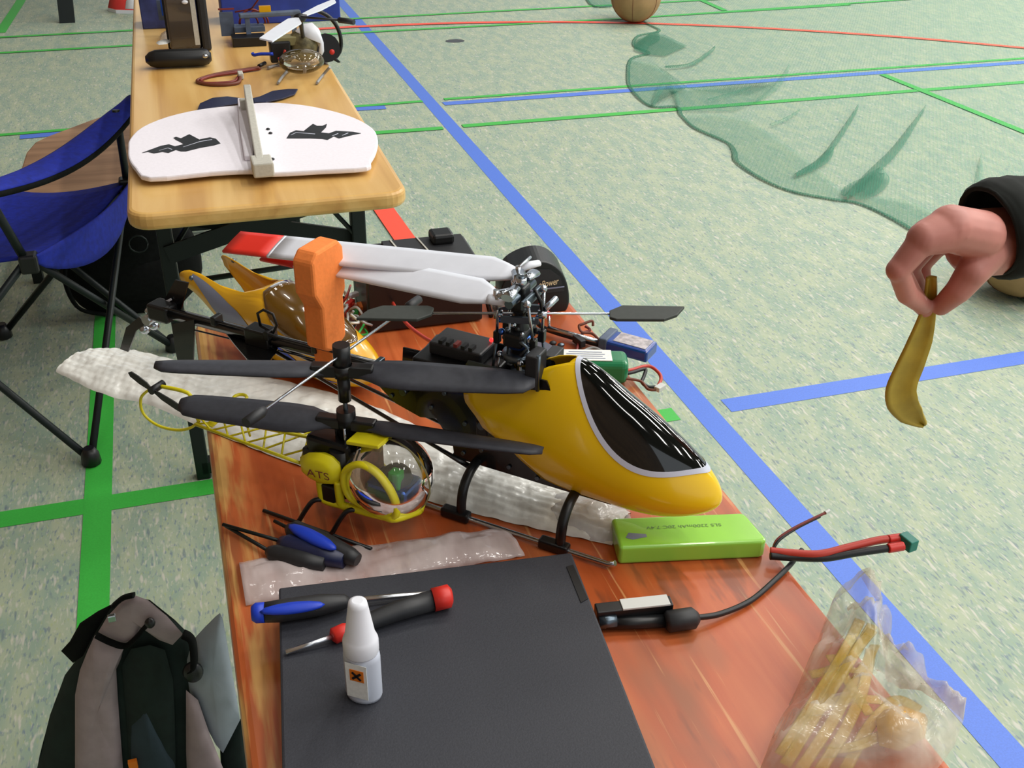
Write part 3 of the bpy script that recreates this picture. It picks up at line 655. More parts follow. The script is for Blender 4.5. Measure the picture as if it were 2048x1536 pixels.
# --- mast and rotor head
MU = -.073
b = MB(); b.cyl(H.w(MU, 0, .06), H.w(MU, 0, .246), .0026, 12); hp('mast', b, 'greymetal')
b = MB(); b.lathe([(.006, 0), (.0155, .001), (.0165, .004), (.0155, .007), (.006, .008)], H.w(MU, 0, .163), n=24); sw = hp('swashplate', b, 'greymetal')
for k in range(4):
    a = k*math.pi/2+.5; p = H.w(MU+.018*math.cos(a), .018*math.sin(a), .167)
    b = MB(); b.ell(p, (.0032,)*3, n=10, m=6); hp('ball_link', b, 'silver', sw)
    q = H.w(MU+.022*math.cos(a), .022*math.sin(a), .128)
    b = MB(); b.tube([p, q], .0011, 6); hp('push_rod', b, 'silver'); b = MB(); b.box(q, (.006, .006, .012)); hp('rod_end', b, 'black')
b = MB(); b.box(H.w(MU, 0, .188), (.020, .034, .014), H.rot); hp('washout_base', b, 'black', bevel=.003)
b = MB(); b.lathe([(.0062, 0), (.0085, .002), (.0085, .030), (.0065, .034), (.0065, .046), (.0085, .05)], H.w(MU, 0, .166), n=14); hp('mast_sleeve', b, 'black')
b = MB(); b.lathe([(.004, 0), (.012, .001), (.012, .012), (.006, .015)], H.w(MU, 0, .176), n=18); hp('upper_bearing', b, 'bluemetal')
for sgn in (-1, 1):
    b = MB(); b.tube([H.w(MU+.004, sgn*.014, .190), H.w(MU+.016, sgn*.017, .186), H.w(MU+.010, sgn*.017, .176)], .0022, 6); hp('washout_arm', b, 'greymetal')
    b = MB(); b.tube([H.w(MU-.006, sgn*.013, .172), H.w(MU-.004, sgn*.012, .212)], .0011, 6); hp('push_rod', b, 'silver')
BR1, BR2 = T(1036, 552, .230), T(992, 600, .226)
hc = H.w(MU, 0, .229); bax = (BR1-BR2); bax.z = 0; bax.normalize(); bper = V(-bax.y, bax.x, 0)
brot = Matrix((bax, bper, V(0,0,1))).transposed()
b = MB(); b.box(hc-V(0,0,.004), (.016, .013, .026), brot); hp('head_block', b, 'black', bevel=.002)
b = MB(); b.cyl(hc+V(0,0,.006), hc+V(0,0,.016), .005, 12); hp('head_button', b, 'silver')
b = MB(); b.cyl(hc-bax*.026, hc+bax*.026, .0042, 12); hp('spindle', b, 'greymetal')
for sgn in (-1, 1):
    b = MB(); b.box(hc+bper*sgn*.0105-V(0,0,.002), (.040, .004, .009), brot); hp('head_plate', b, 'greymetal', bevel=.001)
    for q in (-1, 1):
        b = MB(); b.ell(hc+bper*sgn*.014+bax*q*.018, (.0038,)*3, n=10, m=6); hp('plate_ball', b, 'silver')
        b = MB(); b.tube([hc+bper*sgn*.015+bax*q*.018, H.w(MU, 0, .186)+bper*sgn*.018+bax*q*.010], .0014, 6); hp('mixing_rod', b, 'silver')
        b = MB(); b.box(H.w(MU, 0, .186)+bper*sgn*.018+bax*q*.010, (.007, .006, .012), brot); hp('rod_eye', b, 'black', bevel=.001)
        b = MB(); b.tube([H.w(MU, 0, .186)+bper*sgn*.018+bax*q*.010, H.w(MU, 0, .140)+bper*sgn*.022+bax*q*.014], .0013, 6); hp('push_rod', b, 'greymetal')
    b = MB(); b.tube([hc+bax*sgn*.010+V(0,0,.010), hc+bax*sgn*.030+V(0,0,.008)], [.0042, .0060], 10, flat=.6); hp('grip_cover', b, 'silver')
    b = MB(); b.box(H.w(MU, 0, .142)+bper*sgn*.020, (.018, .010, .022), brot); hp('bearing_block', b, 'black', bevel=.002)
FB_ = T(1046, 614, .205); fb1 = T(1212, 622, .205); fdir = (fb1-FB_).normalized(); fdir.z = .05; fdir.normalize(); fcen = hc-V(0,0,.020)
for sgn in (-1, 1):
    b = MB(); b.box(hc+fdir*.0-V(0,0,.020)+V(-fdir.y, fdir.x, 0)*sgn*.013, (.034, .003, .006), Matrix.Rotation(math.atan2(fdir.y, fdir.x), 3, 'Z')); hp('flybar_cage', b, 'greymetal')
    b = MB(); b.cyl(fcen+fdir*sgn*.016-V(0,0,.001), fcen+fdir*sgn*.024-V(0,0,.001), .0042, 10); hp('flybar_collar', b, 'silver')
    b = MB(); b.tube([fcen+fdir*sgn*.02, fcen+fdir*sgn*.018+V(0,0,.012), hc+fdir*sgn*.012+V(0,0,.004)], .0018, 6); hp('mixing_arm', b, 'black')
    b = MB(); b.tube([fcen+fdir*sgn*.022+V(0,0,.004), fcen+fdir*sgn*.030+V(.006,.01,.010)], .0028, 8); hp('link_arm', b, 'silver')
b = MB(); fl = fcen; b.tube([fcen-fdir*.088, fcen+fdir*.088], .0012, 8); fbar = hp('flybar', b, 'silver')
fper = V(-fdir.y, fdir.x, 0).normalized()
for sgn in (-1, 1):
    o = fcen+fdir*sgn*.080
    pl = [(0, -.009), (0, .004), (.012, .015), (.068, .013), (.060, -.004), (.048, -.013), (.006, -.013)]
    b = MB(); b.prism([o+fdir*sgn*x+fper*sgn*y-V(0,0,.0015) for x, y in pl], (0,0,.003)); hp('paddle', b, 'paddle', bevel=.0008)
TW = 1.0
def blade(root, tip, chord, nm, side):
    L = (tip-root).length; d = (tip-root).normalized(); c = V(-d.y, d.x, 0).normalized()*side
    def prof(s): return chord*(.34+.66*min(1, max(0, s-.005)/.085)) if s < .1 else chord
    def mk(s0, s1, n, slant=0.0):
        b = MB(); vs = []
        def fn(s, t):
            ss = s0+(s1-s0)*s; w = prof(ss); x = (t-.35)*w
            if slant and s > .5: pass
            return root + d*(L*ss + slant*(t-.5)*(s if s1 > .95 else s)) + c*x + V(0,0,.0007*math.sin(math.pi*t)+.30*(t-.35)*w*TW)
        b.grid(fn, n, 6); return b
    b = mk(0.0, .82, 16); bl = hp('main_blade', b, 'bladewhite', solid=.0028)
    b = mk(.82, .83, 1); hp('tip_stripe', b, 'bladewhite', bl, solid=.0029)
    b = mk(.83, 1.0, 4); hp('blade_tip', b, 'redtip', bl, solid=.0028, label='red blade tip')
    return bl
TIP1 = T(458, 490, .196)
blade(BR1, TIP1, .033, 'a', -1)
blade(BR2, T(536, 507, .186), .034, 'b', -1)
for r_, q in ((BR1, T(1078, 536, .236)), (BR2, T(1010, 606, .224))):
    d = (hc-r_); d.normalize()
    for dz in (-.005, .005):
        b = MB(); b.tube([hc+(r_-hc).normalized()*.010+V(0,0,dz), r_+V(0,0,dz)], [.0055, .0066], 8, flat=.45); g = hp('blade_grip', b, 'silver')
    b = MB(); b.cyl(r_-V(0,0,.009), r_+V(0,0,.010), .0026, 8); hp('grip_bolt', b, 'chrome')
b = MB(); b.tube([BR1+V(.003,.004,.004), BR1+V(.014,.008,.006), BR1+V(.024,.010,.006)], [.003, .0048, .004], 8, flat=.7); hp('pitch_arm', b, 'white')
b = MB(); b.tube([BR1+V(.0,-.002,.010), BR1+V(.016,.012,.012)], .0014, 6); hp('pitch_link', b, 'chrome')
b = MB(); b.tube(cat([BR2+V(-.006, .004, .0), BR2+V(.010,-.006,.001), BR2+V(.022,.002,.002), BR2+V(.024,.014,.002)], 4), .0058, 8, flat=.8); hp('pitch_arm', b, 'bladewhite')
for k in range(26):                                            # small linkages and screws that crowd the head
    rr = random.Random(k); a = rr.uniform(0, 6.28); z = rr.uniform(.13, .215); r = rr.uniform(.008, .02); p = H.w(MU+r*math.cos(a), r*math.sin(a), z)
    b = MB(); b.ell(p, (rr.uniform(.0018, .0034),)*3, n=8, m=6); hp('ball_joint', b, ('silver', 'bluemetal', 'black', 'greymetal')[k % 4])
for k in range(6):
    rr = random.Random(40+k); a = rr.uniform(0, 6.28); r = rr.uniform(.010, .024); p = H.w(MU+r*math.cos(a), r*math.sin(a), .118)
    b = MB(); b.box(p+V(0,0,.014), (.008, .008, rr.uniform(.02, .036)), H.rot); hp('frame_post', b, ('black', 'greymetal')[k % 2], bevel=.001)
# --- tail
b = MB(); b.tube([H.w(-.150, 0, .112), H.w(-.512, 0, .107)], .0066, 14); hp('tail_boom', b, 'carbon')
b = MB(); b.tube([H.w(-.19, -.010, .122), H.w(-.5, -.008, .117)], .0012, 6); hp('tail_push_rod', b, 'black')
b = MB(); b.tube([H.w(-.2, .004, .1), H.w(-.5, .004, .090)], .0010, 6); hp('control_wire', b, 'black')
for u in (-.185, -.205, -.225, -.30, -.36, -.43):
    b = MB(); b.box(H.w(u, -.004, .118), (.006, .014, .010), H.rot); hp('rod_guide', b, 'greymetal' if u > -.23 else 'black', bevel=.001)
c0 = H.pix(535, 642, -.004); b = MB(); b.tube([c0+H.u*x+V(0,0,z) for x, z in ((-.010, -.008), (-.012, .006), (-.004, .012), (.008, .010), (.012, -.002), (.006, -.012), (-.010, -.008))], .0016, 6); hp('wire_loop', b, 'black')
b = MB(); b.prism([T(x, y, .100) for x, y in ((446, 660), (470, 692), (494, 720), (530, 740), (556, 700), (545, 664))], (0,0,.0016)); hp('horizontal_fin', b, 'carbon')
b = MB(); b.box(H.w(-.375, 0, .110), (.03, .020, .020), H.rot); hp('fin_clamp', b, 'black', bevel=.002)
b = MB(); b.prism([H.pix(x, y, -.008) for x, y in ((344, 648), (388, 640), (386, 735), (374, 747), (360, 742), (350, 700))], H.v*.0018); hp('vertical_fin', b, 'carbon')
b = MB(); b.box(H.w(-.512, .002, .106), (.028, .022, .020), H.rot); hp('tail_gearbox', b, 'black', bevel=.003)
hub = H.pix(306, 634, .012)
b = MB(); b.cyl(hub-H.v*.012, hub+H.v*.012, .006, 12); hp('tail_hub', b, 'silver')
for k, (x, y) in enumerate(((300, 622), (318, 628), (308, 652), (290, 660))):
    b = MB(); b.ell(H.pix(x, y, .010), (.006, .004, .005), n=10, m=6); hp('tail_grip', b, 'silver')
for P in (((322, 612), (350, 560), (376, 566), (362, 618), (336, 632)), ((292, 648), (272, 662), (256, 704), (240, 698), (252, 655), (278, 634))):
    b = MB(); b.prism([H.pix(x, y, .010) for x, y in P], H.v*.002); hp('tail_blade', b, 'carbon')
b = MB(); b.prism([H.pix(x, y, .0085) for x, y in ((322, 606), (342, 596), (344, 600), (325, 611))], -H.v*.0005); hp('tail_blade_stripe', b, 'white')
for v, q in ((-.024, (944, 936)), (.024, (945, 876))):
    b = MB(); e = H.pix(*q, v); b.tube([H.w(-.372, v*.2, .104), H.w(-.372, v*.2, .104).lerp(e, .85), e], [.0021, .0021, .0032], 8); hp('boom_support', b, 'carbon')
# --- orange foam holder that keeps the folded blades together
ho = thing('blade_holder', 'orange foam blade holder clipped upright on the tail boom', 'blade holder', H.w(-.29, 0, .09))
PO = [(-.009, .090), (.007, .090), (.007, .122), (.018, .126), (.018, .172), (.023, .178), (.023, .224), (.016, .233), (-.020, .233), (-.029, .224), (-.029, .190), (-.019, .172), (-.019, .126), (-.009, .120)]
b = MB(); b.prism([H.w(-.302, v, z) for v, z in PO], H.u*.024); part('foam_block', b, MT['orangefoam'], ho, bevel=.003)
# ================================================================== small coaxial helicopter with clear bubble
K = Frame((.109, .814, ZT), -44)
co = thing('coaxial_helicopter', 'small yellow lattice-tailed helicopter with clear bubble and two black rotors', 'model helicopter', K.o)
def kp(name, mb, mat, parent=co, **kw): return part(name, mb, MT[mat] if isinstance(mat, str) else mat, parent, **kw)
NV = -.027
def near(px, py): return K.pix(px, py, NV)
def mirror(p): d = p-K.o; return K.w(d.dot(K.u), -d.dot(K.v), d.z)
# rotors
def rotor(zc, a, b_, c0, c1, nm, tw=(0, 0)):
    cen = K.w(0, 0, zc)
    hb = MB(); hb.cyl(cen-V(0,0,.006), cen+V(0,0,.006), .009, 12); h_ = kp('rotor_hub', hb, 'black')
    for tip, cw, tq in ((a, c0, tw[0]), (b_, c1, tw[1])):
        d = tip-cen; L = d.length; d.normalize(); pr = V(-d.y, d.x, 0).normalized()*(1 if tip is a else -1)
        PL = [(.06, .2), (.12, .35), (.22, .85), (.34, 1.0), (.6, .98), (.85, .9), (.95, .78), (.99, .5), (1.0, .3)]
        def fn(s, t):
            w = cw*interp(PL, .06+.94*s); return cen + d*L*(.06+.94*s) + pr*(t-.42)*w + V(0,0,.003*math.sin(math.pi*t)-.010*(t-.5)*(1-s*.6)+tq*(t-.42)*w)
        m_ = MB(); m_.grid(fn, 18, 5); kp('rotor_blade', m_, 'blade', solid=.0022)
        m_ = MB(); m_.box(cen+d*.016, (.026, .012, .012), Matrix.Rotation(math.atan2(d.y, d.x), 3, 'Z')); kp('blade_clamp', m_, 'black', h_, bevel=.002)
rotor(.160, T(312, 731, .160), T(1070, 764, .160), .030, .036, 'upper', (.30, 0))
rotor(.103, T(362, 806, .103), T(1086, 902, .103), .036, .028, 'lower', (0, .42))
b = MB(); b.cyl(K.w(0,0,.03), K.w(0,0,.185), .0022, 10); kp('mast', b, 'greymetal')
b = MB(); b.cyl(K.w(0,0,.160), K.w(0,0,.186), .008, 12); kp('mast_head', b, 'black')
b = MB(); b.cyl(K.w(0,0,.128), K.w(0,0,.156), .006, 12); kp('upper_collar', b, 'black')
b = MB(); b.cyl(K.w(0,0,.088), K.w(0,0,.118), .009, 12); kp('swash_stack', b, 'black')
for k in range(4):
    a = k*1.57+.4; b = MB(); b.tube([K.w(.010*math.cos(a), .010*math.sin(a), .078), K.w(.011*math.cos(a), .011*math.sin(a), .104)], .0014, 6); kp('push_rod', b, 'silver' if k % 2 else 'black')
fc = K.w(0, 0, .176); fe = T(492, 846, .176); dd = (fe-fc); fl_ = dd.length; dd.normalize()
b = MB(); b.tube([fc-dd*fl_*.98, fc+dd*fl_*.98], .0013, 8); fy = kp('stabiliser_bar', b, 'silver')
for sgn in (-1, 1):
    b = MB(); b.tube([fc+dd*sgn*fl_*.82, fc+dd*sgn*fl_*.86, fc+dd*sgn*fl_*1.0], [.003, .0048, .0046], 10); kp('bar_weight', b, 'blacksat', fy)
# body
b = MB(); b.box(K.w(-.012, 0, .066), (.05, .036, .044), K.rot); kp('gearbox', b, 'black', bevel=.004)
b = MB(); b.box(K.w(-.03, -.012, .058), (.022, .014, .03), K.rot); kp('servo', b, 'blacksat', bevel=.002)
b = MB(); b.cyl(K.w(-.02, .012, .03), K.w(-.02, .012, .075), .011, 14); kp('motor', b, 'greymetal')
b = MB(); b.cyl(K.w(.0, -.012, .03), K.w(.0, -.012, .082), .011, 14); kp('motor', b, 'black')
b = MB(); b.box(K.w(.022, .004, .066), (.006, .034, .046), K.rot); kp('circuit_board', b, 'brownpcb', label='brown circuit board')
bc = K.pix(780, 950, 0); b = MB()
RB = .0415
def bub(s, t):
    a = 2*math.pi*t; q = -1.0+(math.pi/2+1.0)*s
    return bc + K.u*(RB*1.04*math.sin(q)) + (K.v*math.cos(a)*.95 + V(0,0,1)*math.sin(a))*RB*math.cos(q)
b.grid(bub, 16, 36, cv=True); kp('bubble', b, 'clear', label='clear plastic bubble cabin')
b = MB(); b.tube([bc+(K.u*math.sin(i*math.pi/20)*1.04+V(0,0,1)*math.cos(i*math.pi/20))*RB*1.002 for i in range(21)], .0009, 6); kp('bubble_seam', b, 'olive')
b = MB(); b.box(bc+V(0,0,-.014)+K.u*.004, (.044, .034, .022), K.rot); kp('battery_tray', b, 'bluemetal', bevel=.004)
b = MB(); b.ell(bc+V(0,0,-.002)+K.u*.006, (.016, .018, .014), K.rot, 12, 8); kp('pilot_seat', b, 'blacksat')
b = MB(); b.box(bc+K.u*.012+V(0,0,.004)-K.v*.008, (.012, .012, .02), K.rot); kp('control_unit', b, 'greenwire', bevel=.002)
b = MB(); b.tube([bc+K.u*.01-K.v*.02-V(0,0,.018), bc+K.u*.028-K.v*.012-V(0,0,.020)], .0022, 8); kp('strut', b, 'silver')
# yellow frame, both sides
tank = [(600, 914), (618, 905), (642, 906), (664, 914), (679, 930), (683, 950), (676, 967), (650, 966), (622, 952), (604, 936)]
for side_ in (0, 1):
    g = (lambda p: p) if side_ == 0 else mirror
    b = MB(); off = K.v*.012 if side_ == 0 else -K.v*.012
    b.pillow([g(near(x, y)) for x, y in tank], -K.v if side_ == 0 else K.v, .010, .010, rings=5, power=.4); tk = kp('fuel_tank', b, 'lemon')
    ring = [(690, 944), (706, 931), (728, 930), (756, 948), (780, 980), (793, 1012), (790, 1032), (762, 1028), (728, 1010), (702, 994), (690, 970)]
    b = MB(); P = cat([g(near(x, y)) for x, y in ring], 5, True); b.tube(P+[P[0]], .0048, 8, cap=False, flat=.7); kp('door_frame', b, 'lemon')
    b = MB(); b.tube(cat([g(near(x, y)) for x, y in ((676, 962), (679, 990), (684, 1010), (700, 1014))], 4), .0042, 8); kp('frame_post', b, 'lemon')
    b = MB(); b.tube(cat([g(near(x, y)) for x, y in ((640, 962), (643, 985), (650, 1000), (690, 1012), (740, 1026), (770, 1033), (792, 1037))]+[K.pix(838, 1022, 0)], 4), .0040, 8); kp('lower_rail', b, 'lemon')
    b = MB(); b.box(g(near(660, 988)), (.016, .006, .022), K.rot); kp('frame_pod', b, 'black', bevel=.002)
    for P in (((650, 1000), (628, 1012), (618, 1030)), ((716, 1020), (696, 1034), (684, 1054))):
        q = [g(near(x, y)) for x, y in P]; d = q[0]-K.o
        foot = K.w((q[2]-K.o).dot(K.u), (-1 if side_ == 0 else 1)*.044, .004)
        b = MB(); b.tube(cat([q[0], q[0].lerp(foot, .45)+V(0,0,.010), foot], 5), .0024, 6); kp('skid_leg', b, 'black')
    b = MB(); b.tube([K.w(-.075, (-1 if side_ == 0 else 1)*.044, .003), K.w(.05, (-1 if side_ == 0 else 1)*.044, .003)], .0020, 6); kp('skid', b, 'black')
xd = (near(664, 940)-near(612, 928)).normalized()
text('tank_lettering', 'ATS', MT['darkred'], co, near(649, 937)-K.v*.0106, xd, V(0,0,1), .008, width=.026, ext=.0004)
b = MB(); b.prism([K.w(.012, -.02, .094), K.w(.046, -.018, .098), K.w(.046, .018, .098), K.w(.012, .02, .094)], (0,0,.004)); kp('roof_panel', b, 'lemon', bevel=.001)
# lattice tail
A0 = [near(600, 926), mirror(near(600, 926)), K.pix(664, 884, 0)]
AP = K.pix(398, 843, 0); A1 = [AP-K.v*.006, AP+K.v*.006, AP+V(0,0,.008)]
for p, q in zip(A0, A1):
    b = MB(); b.tube([p, q], .0017, 6); kp('lattice_rail', b, 'lemon')
nb = 6
for f in range(3):
    p0, p1, q0, q1 = A0[f], A1[f], A0[(f+1) % 3], A1[(f+1) % 3]
    for k in range(nb):
        a = p0.lerp(p1, k/nb) if k % 2 == 0 else q0.lerp(q1, k/nb); c = q0.lerp(q1, (k+1)/nb) if k % 2 == 0 else p0.lerp(p1, (k+1)/nb)
        b = MB(); b.tube([a, c], .0011, 5); kp('lattice_brace', b, 'lemon')
TH = K.pix(318, 772, 0)
b = MB(); b.tube(cat([AP, K.pix(384, 812, 0), K.pix(376, 786, 0), TH], 4), .0021, 6); kp('tail_post', b, 'lemon')
b = MB(); b.tube(cat([K.pix(x, y, 0) for x, y in ((300, 778), (282, 796), (286, 826), (314, 850), (352, 860), (380, 856), (398, 843))], 5), .0016, 6); kp('tail_guard', b, 'lemon')
def tblade(tip):
    d = (tip-TH); L = d.length; d.normalize(); pr = d.cross(K.v).normalized(); b = MB()
    b.prism([TH+d*L*x+pr*y-K.v*.010 for x, y in ((.05, -.002), (.25, -.0045), (.6, -.005), (.9, -.004), (1, 0), (.9, .003), (.5, .004), (.2, .003), (.05, .002))], K.v*.0012); kp('tail_rotor_blade', b, 'black')
tblade(K.pix(270, 737, 0)); tblade(K.pix(398, 824, 0))
b = MB(); b.cyl(TH-K.v*.012, TH+K.v*.006, .0042, 10); kp('tail_rotor_hub', b, 'black')
b = MB(); b.prism([T(x, y, .048) for x, y in ((412, 850), (437, 830), (449, 834), (425, 856))], (0,0,.0015)); kp('tail_fin', b, 'lemon')
b = MB(); rc = T(480, 796, .06); b.tube([rc+V(math.cos(i*.5236)*.007, math.sin(i*.5236)*.007, 0) for i in range(13)], .0018, 6); b.tube([rc-V(0,.004,0), K.pix(500, 872, 0)], .0012, 6); kp('tail_ring', b, 'lemon')
# ================================================================== spare amber-yellow cabin
L2 = Frame((.098, 1.128, ZT), -54)
l2 = thing('spare_cabin', 'loose amber yellow helicopter cabin shell lying behind the tail boom', 'cabin shell', L2.o)
A_, B_ = L2.o - L2.u*.135, L2.o + L2.u*.16
L2L = .295
C_T = [(0, .096), (.25, .084), (.42, .096), (.58, .084), (.8, .055), (1, .035)]
C_B = [(0, .052), (.2, .022), (.4, .004), (.7, .003), (.9, .008), (1, .02)]
C_W = [(0, .034), (.3, .041), (.5, .046), (.75, .040), (.9, .028), (1, .0)]
def sh2(s, th):
    e = 1 if s < .8 else math.sqrt(max(0, 1-((s-.8)/.2)**2)); zn = .028
    zt = zn+(interp(C_T, s)-zn)*e; zb = zn+(interp(C_B, s)-zn)*e; w = interp(C_W, s)*(e if s > .8 else 1) if s < .99 else 0
    zc = (zt+zb)/2; hz = (zt-zb)/2; c, n_ = math.cos(th), math.sin(th)
    return L2.w(-.150+L2L*s, -w*math.copysign(abs(c)**.85, c), zc+hz*math.copysign(abs(n_)**.85, n_))
R2 = [(-math.pi/2, .30), (-1.0, .20), (-.7, .08), (-.45, .0), (-.1, -.05), (.3, -.06), (.6, -.03), (.78, .05), (.9, .16), (1.05, .30), (1.25, .38), (math.pi/2, .40)]
def rear2(th):
    a = th if th <= math.pi/2 else math.pi-th
    return interp(R2, a)
b = MB(); b.grid(lambda s, t: sh2(rear2(-math.pi/2+2*math.pi*t)+(1-rear2(-math.pi/2+2*math.pi*t))*s, -math.pi/2+2*math.pi*t), 26, 48, cv=True)
sc_ = part('shell', b, MT['oldyellow'], l2, solid=.0014)
def onsh(s, th, off=.0014):
    p = sh2(s, th); n_ = (sh2(s+.01, th)-sh2(s-.01, th)).cross(sh2(s, th+.02)-sh2(s, th-.02)).normalized(); c = L2.w(-.150+L2L*s, 0, .05)
    if n_.dot(p-c) < 0: n_ = -n_
    return p+n_*off
b = MB(); b.grid(lambda s, t: onsh(.42+.40*s, math.pi/2+(t-.5)*2*1.15*math.sin(math.pi*(.12+.80*s)), .0016), 16, 14); part('smoked_window', b, MT['amber'], sc_, label='smoked amber window', solid=.0006)
b = MB(); b.grid(lambda s, t: onsh(.02+.40*s, (.48-.50*s)+(t-.5)*.72*math.sin(math.pi*(.08+.88*s)), .0014), 12, 4); part('grey_flash', b, MT['greyblue'], sc_, label='grey blue flash')
b = MB(); b.grid(lambda s, t: onsh(.44+.40*s, (.10-.50*s)+(t-.5)*.22*math.sin(math.pi*(.06+.9*s)), .0014), 12, 4); part('blue_flash', b, MT['blueprint'], sc_, label='blue flash')
b = MB(); b.grid(lambda s, t: onsh(.20+.36*s, (-.45-.25*s)+(t-.5)*.5*math.sin(math.pi*(.06+.9*s)), .0014), 12, 4); part('black_flash', b, MT['black'], sc_)
for sg in (0, 1):
    th = .35 if sg == 0 else math.pi-.35; b = MB(); b.ell(onsh(.02, th, .001), (.0032,)*3, n=10, m=6); part('grommet', b, MT['greymetal'], sc_)
p_ = onsh(.50, -.30, .002); text('cabin_lettering', 'JR', MT['trimwhite'], sc_, p_, L2.u, V(0,0,1)-L2.v*.3, .015, ext=.0008, width=.022)

# ================================================================== bubble wrap strip
BU, BV = V(.722, -.692, 0), V(.692, .722, 0)
b0_ = T(118, 746, .0)
near_e = [T(112, 746), T(210, 792), T(300, 812), T(440, 872), T(620, 940), T(852, 1003), T(1040, 1052), T(1224, 1092)]
far_e = [T(196, 702), T(262, 703), T(420, 738), T(560, 762), T(730, 808), T(870, 868), T(1080, 948), T(1262, 1030)]
ne, fe_ = cat(near_e, 12), cat(far_e, 12); nn_ = len(ne); b = MB()
def wrap(s, t):
    i = min(nn_-1, int(round(s*(nn_-1)))); p = ne[i].lerp(fe_[i], t)
    h = .010*math.sin(math.pi*min(1, max(0, t)))**.5 + .0025*mnoise.noise(V(p.x*60, p.y*60, 0))
    x, y = (p-b0_).dot(BU)/.0105, (p-b0_).dot(BV)/.0091; x += .5*(int(math.floor(y)) % 2)
    cell = max(0, 1-((x-math.floor(x)-.5)**2+(y-math.floor(y)-.5)**2)/.2)
    return V(p.x, p.y, ZT+.001+max(0, h)+.0009*math.sqrt(cell)*(1 if .03 < t < .97 else 0))
# twice as fine along the strip so that every bubble has a dome
ne, fe_ = cat(near_e, 34), cat(far_e, 34); nn_ = len(ne)
b.grid(wrap, nn_-1, 44)
bw = single('bubble_wrap', b, MT['bubble'], 'long strip of white bubble wrap under both helicopters', 'packaging')
b = MB(); b.pillow([T(x, y, .0015) for x, y in ((1100, 1000), (1180, 985), (1258, 1010), (1262, 1042), (1232, 1090), (1180, 1080), (1120, 1060), (1085, 1030))], (0,0,1), .016, rings=6, rough=.5, fs_=70)
part('loose_end', b, MT['softbag'], bw, label='clear loose end of the bubble wrap')

# ================================================================== clear film, laptop and tools in front
fo = [(478, 1128), (560, 1116), (700, 1098), (850, 1076), (985, 1056), (1012, 1060), (1046, 1108), (980, 1120), (860, 1134), (700, 1156), (560, 1178), (548, 1200), (492, 1212), (484, 1170)]
Q = [T(x, y, .0012) for x, y in fo]; b = MB()
tl, tr_, br_, bl_ = T(478, 1126, .001), T(1008, 1056, .001), T(1050, 1112, .001), T(492, 1212, .001)
def flm(s, t):
    p = tl.lerp(tr_, s).lerp(bl_.lerp(br_, s), t); h = .010*math.sin(math.pi*t)**.6*(.6+.4*math.sin(9*s+1)) + .003*mnoise.noise(V(p.x*45, p.y*80, 2)) + .002*abs(mnoise.noise(V(p.x*110, p.y*60, 5)))
    return p+V(0,0,max(0, h))
b.grid(flm, 60, 16); single('plastic_film', b, MT['film'], 'crinkled strip of clear film beneath the laptop edge', 'packaging', solid=.0003)
lc = T(557, 1175, .03); lr = T(1143, 1104, .03)
lx = (lr-lc); LW = lx.length; lx.normalize(); ly = V(lx.y, -lx.x, 0); LD = .335
lp = thing('laptop', 'closed matt black laptop on the front of the orange table', 'laptop', lc-V(0,0,.03))
def LP(x, y, z): return V(lc.x, lc.y, ZT) + lx*x + ly*y + V(0,0,z)
lrot = Matrix((lx, -ly, V(0,0,1))).transposed()
b = MB(); b.box(LP(LW/2, LD/2, .0105), (LW-.006, LD-.006, .017), lrot); part('base', b, MT['black'], lp, bevel=.003)
b = MB(); b.box(LP(LW/2, LD/2, .025), (LW, LD, .010), lrot); part('lid', b, MT['laptop'], lp, bevel=.002)
b = MB(); b.prism([T(x, y, .0302) for x, y in ((1133, 1134), (1146, 1130), (1176, 1198), (1162, 1206))], (0,0,.0006)); part('lid_latch', b, MT['slot'], lp)
for x in (.03, LW-.03):
    for y in (.03, LD-.03):
        b = MB(); b.cyl(LP(x, y, 0), LP(x, y, .003), .007, 12); part('rubber_foot', b, MT['black'], lp)
# usb dongle and cable on the right hand side
dg = thing('usb_dongle', 'black usb dongle with pale grey cap at the laptop edge', 'usb dongle', T(1270, 1235))
d0, d1 = T(1192, 1214, .022), T(1344, 1198, .022); dx = (d1-d0); dl = dx.length; dx.normalize(); dy = V(-dx.y, dx.x, 0); drot = Matrix((dx, dy, V(0,0,1))).transposed()
b = MB(); b.box((d0+d1)/2-V(0,0,.009), (dl, .012, .016), drot); part('body', b, MT['black'], dg, bevel=.001)
b = MB(); b.box(d1-dx*.024-V(0,0,.0006), (.042, .0125, .002), drot); part('cap', b, MT['whitewire'], dg, bevel=.0004)
cb = thing('power_cable', 'black plug with ferrite and curved lead beside the laptop', 'cable', T(1360, 1250))
b = MB(); b.tube([T(1196, 1246, .008), T(1330, 1242, .008)], .006, 10); part('plug', b, MT['black'], cb)
b = MB(); b.tube([T(1196, 1243, .010), T(1232, 1241, .010)], .0066, 10); part('plug_collar', b, MT['greymetal'], cb)
b = MB(); b.tube([T(1330, 1244, .010), T(1336, 1243, .010), T(1386, 1236, .010), T(1396, 1234, .010)], [.006, .0095, .0095, .005], 14); part('ferrite', b, MT['blacksat'], cb)
b = MB(); b.tube(cat([T(x, y, h) for x, y, h in ((1394, 1235, .010), (1440, 1228, .006), (1500, 1202, .004), (1550, 1160, .004), (1582, 1128, .003), (1592, 1112, .003), (1604, 1100, .003))], 8), .0026, 8); part('lead', b, MT['blackwire'], cb)
